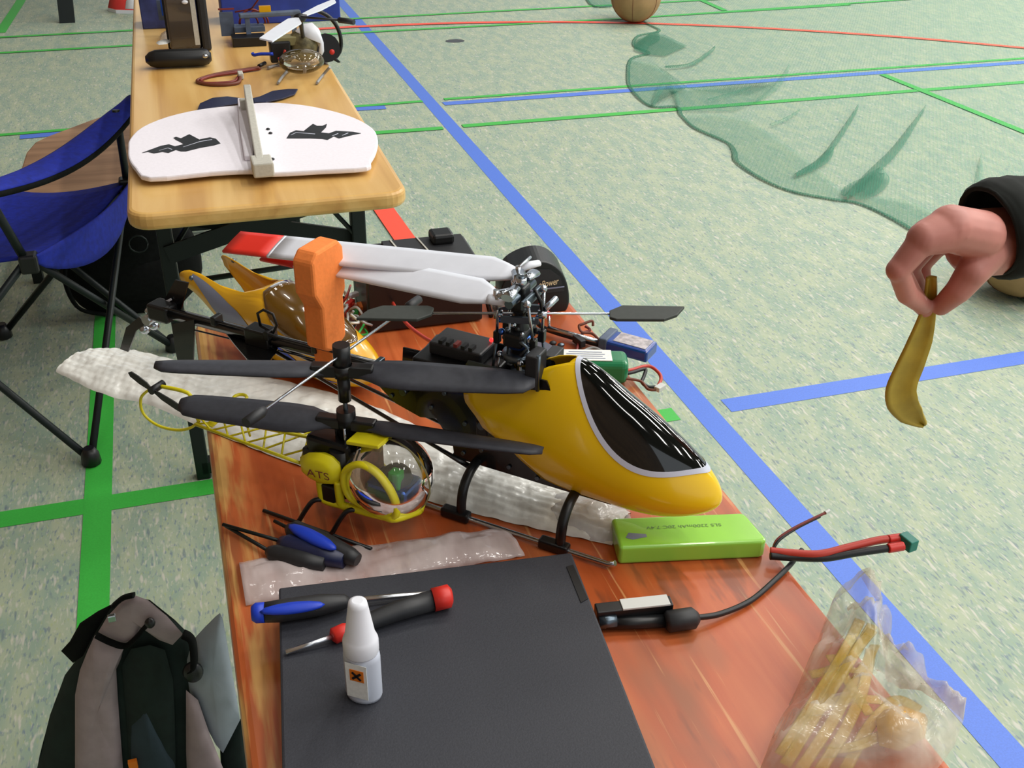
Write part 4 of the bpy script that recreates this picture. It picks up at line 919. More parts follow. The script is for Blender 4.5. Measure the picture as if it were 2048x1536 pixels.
# screwdrivers lying on the laptop
def driver(name, label, path, parent_h, grp=None):
    """path: list of (name, mat, [(px,py,h)...], radii)"""
    x, y, h = path[0][2][0]; t = thing(name, label, 'screwdriver', T(x, y, 0), grp)
    for nm, mt, pts, rad in path:
        b = MB(); b.tube([T(a, c, d) for a, c, d in pts], rad, 12); part(nm, b, MT[mt], t)
    return t
dv = driver('screwdriver', 'black screwdriver with blue end grip lying across the laptop corner', [
    ('end_cap', 'bluehandle', [(503, 1227, .040), (512, 1226, .040), (530, 1225, .040)], [.006, .0085, .0085]),
    ('handle', 'blacksat', [(530, 1225, .040), (560, 1222, .040), (640, 1210, .040), (690, 1203, .039), (700, 1201, .039)], [.0085, .0095, .0092, .0062, .003]),
    ('shaft', 'chrome', [(698, 1201, .037), (868, 1186, .034)], [.0024, .0024])], 0)
b = MB(); b.ell(T(585, 1216, .0465), (.026, .006, .004), Matrix.Rotation(-.12, 3, 'Z'), 14, 8); part('grip_inlay', b, MT['bluehandle'], dv, label='blue grip inlay')
driver('screwdriver', 'black screwdriver with red ends lying behind the glue bottle', [
    ('end_cap', 'red', [(904, 1191, .041), (898, 1192, .041), (866, 1200, .040)], [.006, .0100, .0100]),
    ('handle', 'blacksat', [(866, 1200, .040), (800, 1220, .039), (720, 1250, .038), (700, 1258, .038)], [.0088, .0086, .0070, .0045]),
    ('collar', 'red', [(698, 1258, .038), (690, 1262, .038), (668, 1272, .037), (664, 1274, .037)], [.0052, .0068, .0068, .004]),
    ('shaft', 'chrome', [(666, 1273, .037), (572, 1305, .033)], [.0022, .0022])], 0)
g3 = 'hex drivers behind the film'
dv = driver('hex_driver', 'hex driver with bright blue handle patch by the small helicopter skids', [
    ('shaft', 'steel', [(549, 1042, .010), (588, 1062, .012)], [.0018, .0018]),
    ('handle', 'blacksat', [(578, 1056, .012), (590, 1062, .014), (640, 1084, .014), (700, 1112, .013), (716, 1120, .012)], [.005, .0105, .0110, .0085, .006])], 0, g3)
b = MB(); dirr = (T(668, 1096)-T(590, 1056)).normalized(); b.ell(T(624, 1074, .0225), (.030, .0075, .005), Matrix.Rotation(math.atan2(dirr.y, dirr.x), 3, 'Z'), 14, 8); part('grip_inlay', b, MT['bluehandle'], dv, label='blue grip inlay')
driver('hex_driver', 'dark handled hex driver with the longest shaft near the table edge', [
    ('shaft', 'steel', [(446, 1049, .008), (575, 1086, .010)], [.0018, .0018]),
    ('handle', 'darkblue', [(562, 1084, .010), (576, 1090, .011), (640, 1108, .011), (690, 1120, .011)], [.006, .0105, .0105, .008])], 0, g3)
driver('hex_driver', 'dark handled hex driver half covered by the clear film', [
    ('shaft', 'steel', [(452, 1052, .005), (545, 1106, .007)], [.0018, .0018]),
    ('handle', 'blacksat', [(538, 1102, .008), (550, 1108, .009), (610, 1122, .009), (650, 1128, .009)], [.005, .009, .009, .007])], 0, g3)

# ================================================================== glue bottle
gb_ = thing('glue_bottle', 'small white glue bottle with orange hazard sticker standing on the laptop', 'bottle', T(729, 1388, .030))
o = T(729, 1388, .030); tocam = (CAM-o); tocam.z = 0; tocam.normalize(); ga_ = Matrix.Rotation(math.radians(-28), 3, 'Z') @ tocam; gs = V(-ga_.y, ga_.x, 0)
PB = [(.010, 0), (.0135, .001), (.0142, .004), (.0142, .040), (.0138, .044), (.0115, .047), (.0105, .048)]
def oval(prof, base, k, sq=.8, n=28):
    b = MB(); vs = []; 
    b.lathe(prof, base, (0,0,1), n, sx=sq, ref=gs); return b
b = oval(PB, o, 0, .78); part('body', b, M('milky_bottle', (196, 202, 216), .35), gb_)
b = oval([(.0128, 0), (.0132, .001), (.0132, .011), (.0122, .014), (.0112, .016), (.0072, .044), (.0066, .047), (.004, .0485)], o+V(0,0,.0455), 0, .95); part('cap', b, MT['white'], gb_)
sf_ = o+V(0,0,.031)+ga_*.0114+gs*.001
b = MB(); b.prism([sf_+gs*x+V(0,0,z) for x, z in ((-.0055, -.0055), (.0055, -.0055), (.0055, .0055), (-.0055, .0055))], ga_*.0006); stk = part('hazard_sticker', b, MT['hazard'], gb_, label='orange hazard sticker')
for s_ in (-1, 1):
    b = MB(); b.prism([sf_+ga_*.0008+gs*x+V(0,0,z*s_) for x, z in ((-.004, -.0026), (-.0028, -.004), (.004, .0026), (.0028, .004))], ga_*.0003); part('cross_mark', b, MT['slot'], stk)
b = MB(); b.prism([o+V(0,0,.008)+ga_*.0113+gs*x+V(0,0,z) for x, z in ((-.008, 0), (.009, 0), (.009, .034), (-.008, .034))], ga_*.0003); part('paper_label', b, MT['label'], gb_)

# ================================================================== lime battery pack
p00, p10 = T(1236, 1130), T(1543, 1116); bx_ = (p10-p00); BL = .140; bx_.normalize(); by_ = V(-bx_.y, bx_.x, 0); BWD = .044; BH = .021
lb = thing('battery_pack', 'lime green battery pack with red and black leads on the orange table', 'battery', p00+bx_*BL/2+by_*BWD/2)
def LB(x, y, z): return p00+bx_*x+by_*y+V(0,0,z)
b = MB(); b.prism([LB(x, y, .0) for x, y in ((0, 0), (BL-.006, 0), (BL, .003), (BL-.010, BWD-.002), (BL-.014, BWD), (0, BWD))], (0,0,BH)); part('wrap', b, MT['lime'], lb, bevel=.0035, seg=4)
b = MB(); b.prism([LB(x, y, BH+.0001) for x, y in ((.008, .013), (.012, .020), (.028, .017), (.028, .013), (.014, .010))], (0,0,.0002)); part('pale_sticker', b, MT['greyblue'], lb, label='torn pale grey sticker')
text('printing', 'SLS 2200mAh 20C 7.4V', MT['limeprint'], lb, LB(.066, .026, BH+.0002), -bx_, -by_, .0042, width=.072, ext=.0002)
def wire(parent, nm, mt, pts, r, n=8, k=8):
    b = MB(); b.tube(cat([T(x, y, h) for x, y, h in pts], k), r, n); return part(nm, b, MT[mt], parent)
wire(lb, 'lead', 'redwire', [(1540, 1102, .012), (1580, 1106, .013), (1640, 1108, .015), (1700, 1094, .018), (1760, 1080, .02), (1804, 1076, .02)], .0038)
wire(lb, 'lead', 'blackwire', [(1540, 1112, .010), (1590, 1115, .010), (1650, 1116, .012), (1710, 1106, .016), (1780, 1096, .019)], .0036)
wire(lb, 'heat_shrink', 'red', [(1776, 1097, .0195), (1806, 1092, .02)], .0044); wire(lb, 'heat_shrink', 'red', [(1776, 1079, .020), (1806, 1075, .02)], .0044)
b = MB(); cc = T(1816, 1084, .02); b.box(cc, (.010, .016, .012), Matrix.Rotation(math.atan2(bx_.y, bx_.x)+.35, 3, 'Z')); part('connector', b, MT['teal'], lb, bevel=.001, label='teal plug')
wire(lb, 'balance_lead', 'darkred', [(1546, 1098, .012), (1556, 1078, .018), (1590, 1055, .024), (1652, 1025, .030)], .0014)
wire(lb, 'balance_lead', 'blackwire', [(1546, 1100, .012), (1559, 1080, .018), (1594, 1056, .023), (1640, 1033, .028)], .0014)
wire(lb, 'balance_plug', 'whitewire', [(1650, 1026, .030), (1658, 1021, .030)], .0018)

# ================================================================== green pack, blue controller and small parts by the table edge
g0_, g1_ = T(1150, 770), T(1268, 772); gx = (g1_-g0_).normalized(); gy = V(-gx.y, gx.x, 0); grot = Matrix((gx, gy, V(0,0,1))).transposed()
gp = thing('battery_pack', 'dark green battery pack with white paper label behind the yellow nose', 'battery', g0_+gx*.03)
b = MB(); b.box(g0_+gx*.022+gy*.016+V(0,0,.0165), (.082, .036, .031), grot); part('wrap', b, MT['green'], gp, bevel=.008, seg=4)
b = MB(); b.box(g0_+gx*.012+gy*.016+V(0,0,.0322), (.062, .026, .0008), grot); part('paper_label', b, MT['label'], gp)
for k in range(4):
    b = MB(); b.box(g0_+gx*.012+gy*(.008+.005*k)+V(0,0,.0328), (.046-.006*(k % 2), .0012, .0003), grot); part('printed_line', b, MT['greyblue'], gp)
wire(gp, 'lead', 'redwire', [(1244, 742, .016), (1262, 740, .014), (1296, 732, .010), (1316, 744, .006), (1322, 758, .004), (1314, 776, .004)], .0022)
wire(gp, 'lead', 'blackwire', [(1244, 748, .014), (1264, 745, .013), (1290, 738, .010), (1288, 752, .006), (1284, 764, .004), (1296, 774, .003), (1312, 774, .003)], .0022)
wire(gp, 'lead', 'brownwire', [(1244, 756, .010), (1280, 762, .006), (1296, 778, .003), (1312, 780, .003)], .0018)
b = MB(); b.box(T(1320, 775, .004), (.014, .008, .006), Matrix.Rotation(.5, 3, 'Z')); part('plug', b, MT['whitewire'], gp, bevel=.0008)
e0, e1 = T(1205, 700), T(1290, 724); ex_ = (e1-e0).normalized(); ey_ = V(-ex_.y, ex_.x, 0); erot = Matrix((ex_, ey_, V(0,0,1))).transposed()
es = thing('speed_controller', 'blue wrapped speed controller with silver label beside the green pack', 'speed controller', (e0+e1)/2)
b = MB(); b.box((e0+e1)/2+ey_*.012+V(0,0,.009), (.066, .034, .016), erot); part('wrap', b, MT['bluewrap'], es, bevel=.003)
b = MB(); b.box((e0+e1)/2+ex_*.006+ey_*.013+V(0,0,.0174), (.044, .026, .0008), erot); part('silver_label', b, M('silver_label', (176, 168, 170), .35, .4, var=.3, scale=160), es)
b = MB(); b.box((e0+e1)/2-ex_*.028+ey_*.012+V(0,0,.010), (.012, .036, .018), erot); part('end_collar', b, MT['greybox'], es, bevel=.002)
wire(es, 'lead', 'brownwire', [(1206, 690, .01), (1186, 668, .012), (1164, 664, .014), (1158, 652, .02), (1166, 648, .022), (1184, 642, .024), (1186, 652, .018)], .0018)
wire(es, 'lead', 'darkred', [(1170, 652, .016), (1180, 660, .012), (1164, 668, .010), (1156, 690, .006), (1152, 712, .004)], .0018)
b = MB(); b.box(T(1158, 682, .008), (.008, .020, .010), Matrix.Rotation(.2, 3, 'Z')); part('strap', b, MT['blacksat'], es, bevel=.001)
wire(es, 'lead', 'greywire', [(1210, 706, .008), (1186, 696, .008), (1160, 706, .005), (1132, 718, .004)], .0022)
rd = thing('bent_rod', 'bent metal rod with red sleeve lying behind the rotor mast', 'tool', T(1150, 672))
wire(rd, 'sleeve', 'red', [(1078, 612, .030), (1098, 632, .026)], .0046, k=3)
wire(rd, 'crank', 'silver', [(1098, 632, .026), (1098, 656, .012)], .0018, k=2)
wire(rd, 'shaft', 'silver', [(1096, 656, .012), (1206, 686, .008)], .0034, k=2)
wire(rd, 'lower_shaft', 'black', [(1072, 640, .010), (1096, 660, .008), (1206, 692, .004)], .0032, k=4)
b = MB(); b.prism([T(x, y, .002) for x, y in ((1070, 684), (1085, 686), (1140, 716), (1150, 740), (1120, 775), (1056, 740))], (0,0,.004)); gpd = single('foam_pad', b, M('slate_pad', (92, 92, 104), .8, var=.05), 'slate grey foam pad between the mast and yellow cabin', 'pad')
for k, (x, y) in enumerate(((1122, 690), (1106, 686), (1098, 697))):
    b = MB(); b.ell(T(x, y, .003), (.005, .004, .003), n=10, m=6); single('small_nut', b, MT['blacksat'] if k else MT['greymetal'], ('grey metal nut on the table by the foam pad', 'black bushing nearest the bent rod', 'black bushing at the foam pad corner')[k], 'nut')

# ================================================================== black power supply, domed charger and loose wires
ps = thing('power_supply', 'black box power supply behind the folded white blades', 'power supply', V(.27, 1.222, ZT))
b = MB(); b.box((.271, 1.222, ZT+.042), (.152, .104, .080), Matrix.Rotation(-.02, 3, 'Z')); part('case', b, MT['black'], ps, bevel=.003)
b = MB(); b.box((.288, 1.228, ZT+.0835), (.11, .085, .004), Matrix.Rotation(-.02, 3, 'Z')); part('top_panel', b, MT['blacksat'], ps, bevel=.001)
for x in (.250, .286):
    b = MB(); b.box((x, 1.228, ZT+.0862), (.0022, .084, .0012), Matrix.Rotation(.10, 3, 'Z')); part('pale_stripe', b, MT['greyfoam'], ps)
b = MB(); b.box((.312, 1.252, ZT+.092), (.03, .03, .014)); part('raised_knob', b, MT['black'], ps, bevel=.004)
for x in (.205, .225, .325):
    b = MB(); b.cyl((x, 1.225, ZT), (x, 1.225, ZT+.004), .006, 10); part('rubber_foot', b, MT['black'], ps)
wire(ps, 'red_lead', 'redwire', [(786, 606, .045), (796, 624, .05), (816, 650, .06), (850, 676, .08), (880, 690, .11), (898, 698, .135)], .0022)
pc = T(1066, 622); pa = thing('charger', 'black domed charger with pale lettering at the far table corner', 'charger', pc)
P_ = [(-.050, .0), (-.050, .030), (-.046, .048), (-.034, .064), (-.012, .073), (.008, .074), (.024, .068), (.038, .054), (.046, .034), (.048, .012), (.044, 0)]
P_ = [(p.x, max(0, p.z)) for p in cat([V(x, 0, z) for x, z in P_], 4)]
b = MB(); b.prism([pc+V(x, -.012+.10*z, z) for x, z in P_], (0.01, .055, 0)); part('case', b, MT['black'], pa, bevel=.006, seg=3)
b = MB(); b.prism([pc+V(x, -.0135+.10*z, z) for x, z in ((-.040, .030), (.040, .030), (.034, .050), (.020, .062), (-.012, .066), (-.030, .058))], (0, .003, 0)); part('front_panel', b, MT['blacksat'], pa)
text('lettering', 'ePower', MT['gold'], pa, pc+V(.017, -.0150+.0045, .045), V(1,.0,.10), V(0,.1,1), .009, shear=.25, ext=.001, width=.028)
b = MB(); b.box(pc+V(.014, -.0150+.003, .037), (.05, .001, .0016)); part('printed_line', b, MT['greyblue'], pa)
b = MB(); b.tube(cat([pc+V(-.046, .01, .05), pc+V(-.062, .005, .052), pc+V(-.066, .0, .03), pc+V(-.060, -.002, .0)], 5), .003, 6); part('handle_bracket', b, MT['black'], pa)
wb = thing('wire_bundle', 'tangle of white, red and green leads with plugs beside the power supply', 'wires', T(712, 650))
rr = random.Random(5)
for k in range(12):
    x0_, y0_ = 686+rr.uniform(0, 26), 570+rr.uniform(0, 80); pts = [(x0_, y0_, rr.uniform(.01, .05))]
    for j in range(4): pts.append((pts[-1][0]+rr.uniform(-18, 18), min(668, max(562, pts[-1][1]+rr.uniform(-16, 26))), rr.uniform(.004, .045)))
    wire(wb, 'lead', ('whitewire', 'redwire', 'greenwire', 'blackwire', 'whitewire', 'greywire')[k % 6], pts, .0017, 6, 5)
for k, (x, y, mt) in enumerate(((706, 590, 'white'), (700, 606, 'red'), (712, 622, 'greenwire'), (722, 612, 'orangefoam'), (726, 640, 'whitewire'), (700, 648, 'greyfoam'))):
    b = MB(); b.box(T(x, y, .03-.004*k), (.016, .007, .006), Matrix.Rotation(.5+.4*k, 3, 'Z')); part('plug', b, MT[mt], wb, bevel=.001)
# clear bag with yellow parts at the near right corner
ou = [(1508, 1570, .0), (1545, 1470, .0), (1585, 1392, .0), (1622, 1320, .0), (1645, 1252, .004), (1660, 1215, .014), (1690, 1182, .028), (1722, 1152, .040), (1736, 1176, .034), (1752, 1200, .028), (1756, 1238, .016), (1770, 1290, .006), (1774, 1345, .002), (1800, 1380, .004), (1842, 1384, .016), (1888, 1412, .020), (1926, 1444, .018), (1910, 1490, .010), (1885, 1525, .004), (1850, 1570, .0)]
pb = thing('plastic_bag', 'crumpled clear plastic bag holding yellow parts at the near table corner', 'bag', T(1700, 1450))
def dense(P, k):
    out = []
    for i in range(len(P)):
        a, c = P[i], P[(i+1) % len(P)]
        for j in range(k): out.append(a.lerp(c, j/k))
    return out
b = MB(); b.pillow(dense([T(x, y, h) for x, y, h in ou], 4), (0,0,1), .050, rings=22, rough=.55, fs_=34, ctr=T(1720, 1430, .004), power=.55); part('bag_film', b, MT['bag'], pb)
b = MB(); b.pillow([T(x, y, .018) for x, y in ((1752, 1436), (1800, 1420), (1856, 1440), (1850, 1476), (1800, 1502), (1758, 1492))], (0,0,1), .014, .006, rings=5, rough=.3, fs_=60); part('yellow_part', b, MT['oldyellow'], pb)
YF_ = film('yellow_film', (230, 196, 50), .42, .2, .5, 40)
for P in ([(1570, 1530), (1650, 1400), (1720, 1290), (1745, 1250)], [(1600, 1540), (1660, 1450), (1700, 1380), (1735, 1330)], [(1660, 1310), (1700, 1370), (1740, 1430)], [(1600, 1440), (1680, 1400), (1760, 1400)], [(1690, 1540), (1740, 1450), (1790, 1400)], [(1650, 1500), (1720, 1490), (1800, 1450)], [(1560, 1510), (1630, 1400), (1690, 1300), (1720, 1240)], [(1640, 1540), (1690, 1460), (1725, 1380), (1742, 1300)], [(1680, 1330), (1720, 1340), (1750, 1290)], [(1760, 1410), (1800, 1400), (1840, 1420)], [(1620, 1350), (1680, 1330), (1745, 1260)]):
    b = MB(); b.tube(cat([T(x, y, .010+.006*math.sin(i)) for i, (x, y) in enumerate(P)], 5), .0045, 8, flat=.12); part('yellow_strip', b, YF_, pb)
# ================================================================== white flying wing on the pine table
wh = .018
wo = [(258, 305), (261, 288), (285, 264), (335, 243), (400, 228), (470, 220), (535, 214), (600, 218), (655, 228), (708, 244), (746, 266), (756, 288), (752, 312), (742, 330), (734, 344), (640, 350), (545, 355), (500, 350), (420, 354), (300, 365), (272, 346), (259, 326)]
fw = thing('flying_wing', 'white foam flying wing with black emblems and upright keel on the pine table', 'model aircraft', T(510, 290))
b = MB(); b.prism(cat([T(x, y, wh-.010) for x, y in wo], 3, True), (0,0,.010)); part('wing', b, MT['foam'], fw, bevel=.003)
for q in (T(400, 300, 0), T(640, 290, 0)):
    b = MB(); b.box(q+V(0,0,.0042), (.05, .02, .0085)); part('wing_support', b, MT['foam'], fw)
xc = T(520, 340, wh).x; y0_ = T(522, 352, wh).y
ka, kb = T(523, 348, wh), T(500, 226, wh); kd = (kb-ka); kd.z = 0; KL = kd.length; kd.normalize(); kn = V(-kd.y, kd.x, 0)
def KP(y, z): return V(ka.x, ka.y, ZT)+kd*y+kn*.007+V(0,0,z)
b = MB(); b.prism([KP(0, wh), KP(.002, .040), KP(KL*.45, .052), KP(KL*.8, .066), KP(KL*.97, .078), KP(KL, .076), KP(KL, wh)], -kn*.014); part('keel', b, MT['greyfoam'], fw, bevel=.002)
b = MB(); b.box(V(xc+.004, y0_+.022, ZT+wh+.010), (.036, .05, .026)); part('nose_block', b, MT['greyfoam'], fw, bevel=.003)
b = MB(); b.prism([T(x, y, wh) for x, y in ((490, 322), (480, 262), (476, 205), (500, 205), (504, 260), (508, 322))], (0,0,.010)); part('keel_strip', b, MT['foam'], fw, bevel=.002)
b = MB(); b.box(T(492, 214, .03), (.022, .03, .030)); part('tail_block', b, MT['greyfoam'], fw, bevel=.002)
for x, y in ((536, 258), (541, 266), (545, 318)):
    b = MB(); b.ell(T(x, y, wh+.001), (.004, .006, .002), n=10, m=6); part('control_horn', b, MT['blacksat'], fw)
eml = [(284, 306), (300, 300), (322, 292), (338, 289), (350, 293), (366, 289), (400, 279), (420, 275), (432, 278), (441, 287), (428, 291), (400, 296), (372, 303), (362, 303), (352, 300), (337, 306), (325, 304), (308, 307), (296, 304)]
eml2 = [(347, 276), (352, 274), (362, 277), (376, 270), (379, 269), (398, 279), (380, 286), (368, 289), (362, 285), (352, 280)]
emr = [(573, 277), (580, 266), (592, 261), (610, 263), (640, 265), (658, 267), (672, 262), (690, 263), (706, 264), (722, 267), (706, 270), (690, 274), (678, 277), (668, 273), (655, 280), (645, 278), (620, 277)]
emr2 = [(608, 262), (618, 254), (626, 248), (634, 252), (645, 252), (654, 248), (652, 255), (642, 265), (625, 264)]
for k, P in enumerate((eml, eml2, emr, emr2)):
    b = MB(); b.prism([T(x, y, wh+.0002) for x, y in P], (0,0,.0006)); part('emblem', b, MT['black'], fw)
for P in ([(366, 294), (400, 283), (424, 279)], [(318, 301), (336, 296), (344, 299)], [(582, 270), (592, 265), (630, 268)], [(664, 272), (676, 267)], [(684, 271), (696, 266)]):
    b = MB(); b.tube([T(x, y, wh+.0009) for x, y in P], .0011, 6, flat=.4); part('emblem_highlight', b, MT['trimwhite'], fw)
# navy propeller
pr = thing('propeller', 'navy two-blade propeller lying behind the flying wing', 'propeller', T(500, 205))
for P in ([(395, 222), (400, 209), (425, 198), (455, 195), (486, 199), (500, 203), (480, 208), (450, 213), (420, 219)], [(500, 200), (520, 195), (545, 184), (576, 180), (596, 180), (590, 190), (565, 199), (532, 206), (505, 207)]):
    b = MB(); b.prism([T(x, y, .003) for x, y in P], (0,0,.003)); part('blade', b, MT['darkblue'], pr, bevel=.001)
b = MB(); b.cyl(T(500, 203, .001), T(500, 203, .010), .010, 14); part('hub', b, MT['darkblue'], pr)
# looped lead
wl = thing('looped_lead', 'looped brown and red lead on the pine table', 'cable', T(450, 155))
wire(wl, 'lead', 'brownwire', [(518, 135, .008), (490, 139, .006), (470, 142, .006), (430, 149, .004), (400, 158, .004), (396, 164, .004), (420, 169, .004), (455, 169, .004), (478, 164, .005), (480, 152, .007)], .0038)
wire(wl, 'lead', 'darkred', [(520, 137, .005), (492, 141, .005), (465, 146, .005), (425, 152, .004), (402, 160, .004), (410, 166, .004), (440, 166, .004), (470, 162, .004), (479, 148, .005)], .0035)
wire(wl, 'tip', 'blackwire', [(518, 132, .010), (530, 126, .010)], .0045, k=2)
b = MB(); b.box(T(481, 150, .008), (.012, .03, .014)); part('wire_tie', b, MT['greyfoam'], wl, bevel=.002)
# black pouch, upright case, boxes
pq = thing('glasses_case', 'long rounded black case lying on the pine table', 'case', T(355, 126))
p0_, p1_ = T(312, 118, .022), T(404, 114, .022)
b = MB(); b.tube([p0_-(p1_-p0_).normalized()*.024, p0_-(p1_-p0_).normalized()*.014, p0_, p1_, p1_+(p1_-p0_).normalized()*.014, p1_+(p1_-p0_).normalized()*.022], [.008, .018, .023, .023, .019, .010], 18, flat=.9); part('shell', b, MT['black'], pq)
b = MB(); b.ell(T(410, 112, .036), (.007, .007, .005), n=10, m=6); part('press_stud', b, MT['silver'], pq)
uq = thing('upright_case', 'tall dark case standing open behind the long black case', 'case', T(400, 92))
c_ = T(398, 104)
b = MB(); b.box(c_+V(.022, .03, .10), (.022, .05, .20)); part('side_wall', b, MT['blacksat'], uq, bevel=.006)
b = MB(); b.box(c_+V(-.03, .05, .10), (.085, .008, .20)); part('back_wall', b, MT['black'], uq, bevel=.003)
b = MB(); b.box(c_+V(-.03, .026, .09), (.075, .030, .17)); part('clear_liner', b, clear_mat('smoky_clear', (90, 80, 70), .55), uq, bevel=.006)
b = MB(); b.box(c_+V(.0, .012, .085), (.012, .004, .14)); part('grey_edge', b, MT['greyfoam'], uq)
for k, (x, y, z) in enumerate(((-.03, .008, .135), (-.018, .008, .12), (-.014, .008, .155), (.02, .004, .15))):
    b = MB(); b.ell(c_+V(x, y, z), (.008, .004, .005), n=10, m=6); part('shiny_stud', b, MT['white'] if k != 3 else MT['oldyellow'], uq)
bc_ = thing('blue_carton', 'royal blue carton at the far end of the pine table', 'box', T(560, 52))
b = MB(); b.box(T(566, 46)+V(0, .06, .11), (.33, .12, .22)); part('carton', b, MT['bluecrate'], bc_, bevel=.003)
b = MB(); b.box(T(455, 50, .045)+V(0,.012,.0), (.035, .003, .06)); part('printed_panel', b, MT['greybox'], bc_)
b = MB(); b.box(T(452, 18, .09)+V(0,.0,.0), (.04, .003, .004)); part('red_print', b, MT['darkred'], bc_)
bd = thing('blue_carton', 'navy printed carton at the far left of the pine table', 'box', T(330, 50))
b = MB(); b.box(T(330, 58)+V(0.01, .06, .11), (.135, .11, .22)); part('carton', b, M('navy_card', (44, 54, 104), .5, var=.35, scale=26), bd, bevel=.003)
b = MB(); b.box(T(335, 20, .07)+V(0,.0,.0), (.05, .004, .05)); part('window_frame', b, MT['greybox'], bd); b = MB(); b.box(T(336, 14, .08)+V(0,-.003,.0), (.036, .004, .04)); part('window_pane', b, MT['bluewrap'], bd)
cp = thing('clear_pouch', 'small clear pouch in front of the navy printed carton', 'bag', T(345, 70))
b = MB(); b.pillow([T(x, y, .002) for x, y in ((318, 76), (350, 66), (376, 60), (380, 74), (350, 84), (322, 86))], (0,0,1), .02, rings=5, rough=.5, fs_=60); part('film', b, MT['clearpack'], cp)
b = MB(); b.pillow([T(x, y, .02) for x, y in ((312, 86), (330, 80), (344, 82), (334, 88), (318, 90))], (0,0,1), .006, rings=4); part('slip', b, MT['label'], cp)
cg = thing('radio_box', 'small black electronics box with red lead loops on the pine table', 'electronics', T(500, 95))
b = MB(); b.box(T(500, 93)+V(0, .02, .012), (.085, .05, .024)); part('lower_case', b, MT['black'], cg, bevel=.002)
b = MB(); b.box(T(502, 84)+V(0, .02, .032), (.080, .045, .014)); part('upper_case', b, MT['greybox'], cg, bevel=.002)
for r_, x in ((.030, 0), (.026, .012), (.022, -.010)):
    q = T(508, 60, .03)+V(x, .02, .012); b = MB(); b.tube([q+V(math.cos(i*math.pi/12)*r_*1.1, 0, math.sin(i*math.pi/12)*r_*1.2) for i in range(13)], .0028, 6); part('red_lead', b, MT['darkred'], cg)
b = MB(); q = T(540, 28, .070)+V(0, .0, 0); b.box(q, (.16, .02, .012), Matrix.Rotation(.1, 3, 'Z')); part('grey_tray', b, MT['greybox'], cg, bevel=.003)
for x_ in (-.06, .06):
    b = MB(); b.box(V(q.x+x_, q.y+x_*.1, ZT+(q.z-.006-ZT)/2), (.012, .012, q.z-.006-ZT)); part('tray_leg', b, MT['greybox'], cg)
b = MB(); b.box(q+V(-.012, 0, .013), (.03, .01, .016)); part('yellow_tag', b, MT['oldyellow'], cg)
b = MB(); b.tube(cat([T(470, 24, .07), T(500, 18, .08), T(510, 8, .10), T(520, -6, .12)], 4), .002, 6); part('red_lead', b, MT['darkred'], cg)
# small white-bladed helicopter
YF = 2.60
def F(px, py, dy=0.0): return onplane(px, py, V(0, YF+dy, 0), V(0,1,0))
sh_ = thing('micro_helicopter', 'small uncovered helicopter with white blades and black tail hoop on the pine table', 'model helicopter', T(605, 150))
b = MB(); b.pillow([F(x, y) for x, y in ((590, 62), (606, 48), (624, 45), (638, 58), (648, 84), (650, 108), (644, 122), (634, 118), (636, 96), (628, 72), (614, 60), (600, 70))], (0,-1,0), .016, .016, rings=3, ctr=F(640, 84)); part('white_frame', b, MT['white'], sh_)
b = MB(); b.ell(F(608, 90, .012), (.040, .03, .040), n=16, m=10); part('mechanics', b, M('olive_clutter', (104, 96, 66), .5, var=.6, scale=70), sh_)
b = MB(); b.box(F(560, 102, .0), (.050, .03, .050)); part('battery', b, MT['black'], sh_, bevel=.004)
b = MB(); b.box(F(566, 80, .01), (.06, .04, .02)); part('circuit_board', b, MT['olive'], sh_, bevel=.002)
b = MB(); b.cyl(F(652, 96, -.01), F(652, 96, .02), .034, 16); part('tail_disc', b, MT['black'], sh_)
dm = T(606, 150); b = MB(); b.ell(dm+V(0, .01, .030), (.054, .046, .028), None, 22, 12); part('dome', b, clear_mat('olive_clear', (160, 136, 76), .20), sh_, label='smoky clear dome cabin')
for P in ([(536, 136), (560, 128), (590, 114)], [(556, 166), (566, 152), (576, 142), (596, 130), (618, 128)], [(634, 166), (646, 150), (660, 134)]):
    b = MB(); b.tube(cat([T(x, y, .005+.022*(i == len(P)-1)) for i, (x, y) in enumerate(P)], 4), .0035, 6); part('skid', b, MT['greywire'], sh_)
zr = .165
for P in (((519, 79), (548, 58), (576, 40), (597, 37), (603, 48), (574, 66), (545, 85)), ((604, 30), (634, 14), (668, 0), (672, 6), (642, 22), (614, 32))):
    b = MB(); b.prism([T(x, y, zr) for x, y in P], (0,0,.003)); part('rotor_blade', b, MT['bladewhite'], sh_)
b = MB(); b.tube([T(600, 36, zr), F(606, 74)], .005, 8); part('mast', b, MT['black'], sh_)
b = MB(); b.ell(T(600, 36, zr), (.014, .012, .010), n=10, m=8); part('rotor_hub', b, MT['black'], sh_)
b = MB(); b.tube([T(602, 34, zr+.008), T(680, 40, zr+.008)], .0025, 6); b.tube([T(678, 40, zr+.008), T(708, 44, zr+.008)], .006, 8); part('stabiliser_bar', b, MT['blacksat'], sh_)
b = MB(); b.tube(cat([F(x, y, .03) for x, y in ((636, 22), (656, 32), (672, 50), (681, 74), (681, 98), (672, 114), (660, 120))], 4), .005, 8); part('tail_hoop', b, MT['black'], sh_)
b = MB(); b.tube([F(662, 112, 0), F(678, 132, 0)], .006, 8); part('tail_skid', b, MT['black'], sh_)
b = MB(); b.ell(F(664, 104, -.01), (.008,)*3, n=10, m=6); part('red_plug', b, MT['red'], sh_)
b = MB(); b.tube(cat([F(546, 108, -.02), F(522, 108, -.01), F(508, 110, 0), F(505, 106, 0)], 4), .004, 6); part('blue_lead', b, MT['bluehandle'], sh_)
b = MB(); b.tube(cat([F(556, 118, -.03), F(566, 112, -.03), F(570, 100, -.03)], 4), .003, 6); part('red_lead', b, MT['redwire'], sh_)

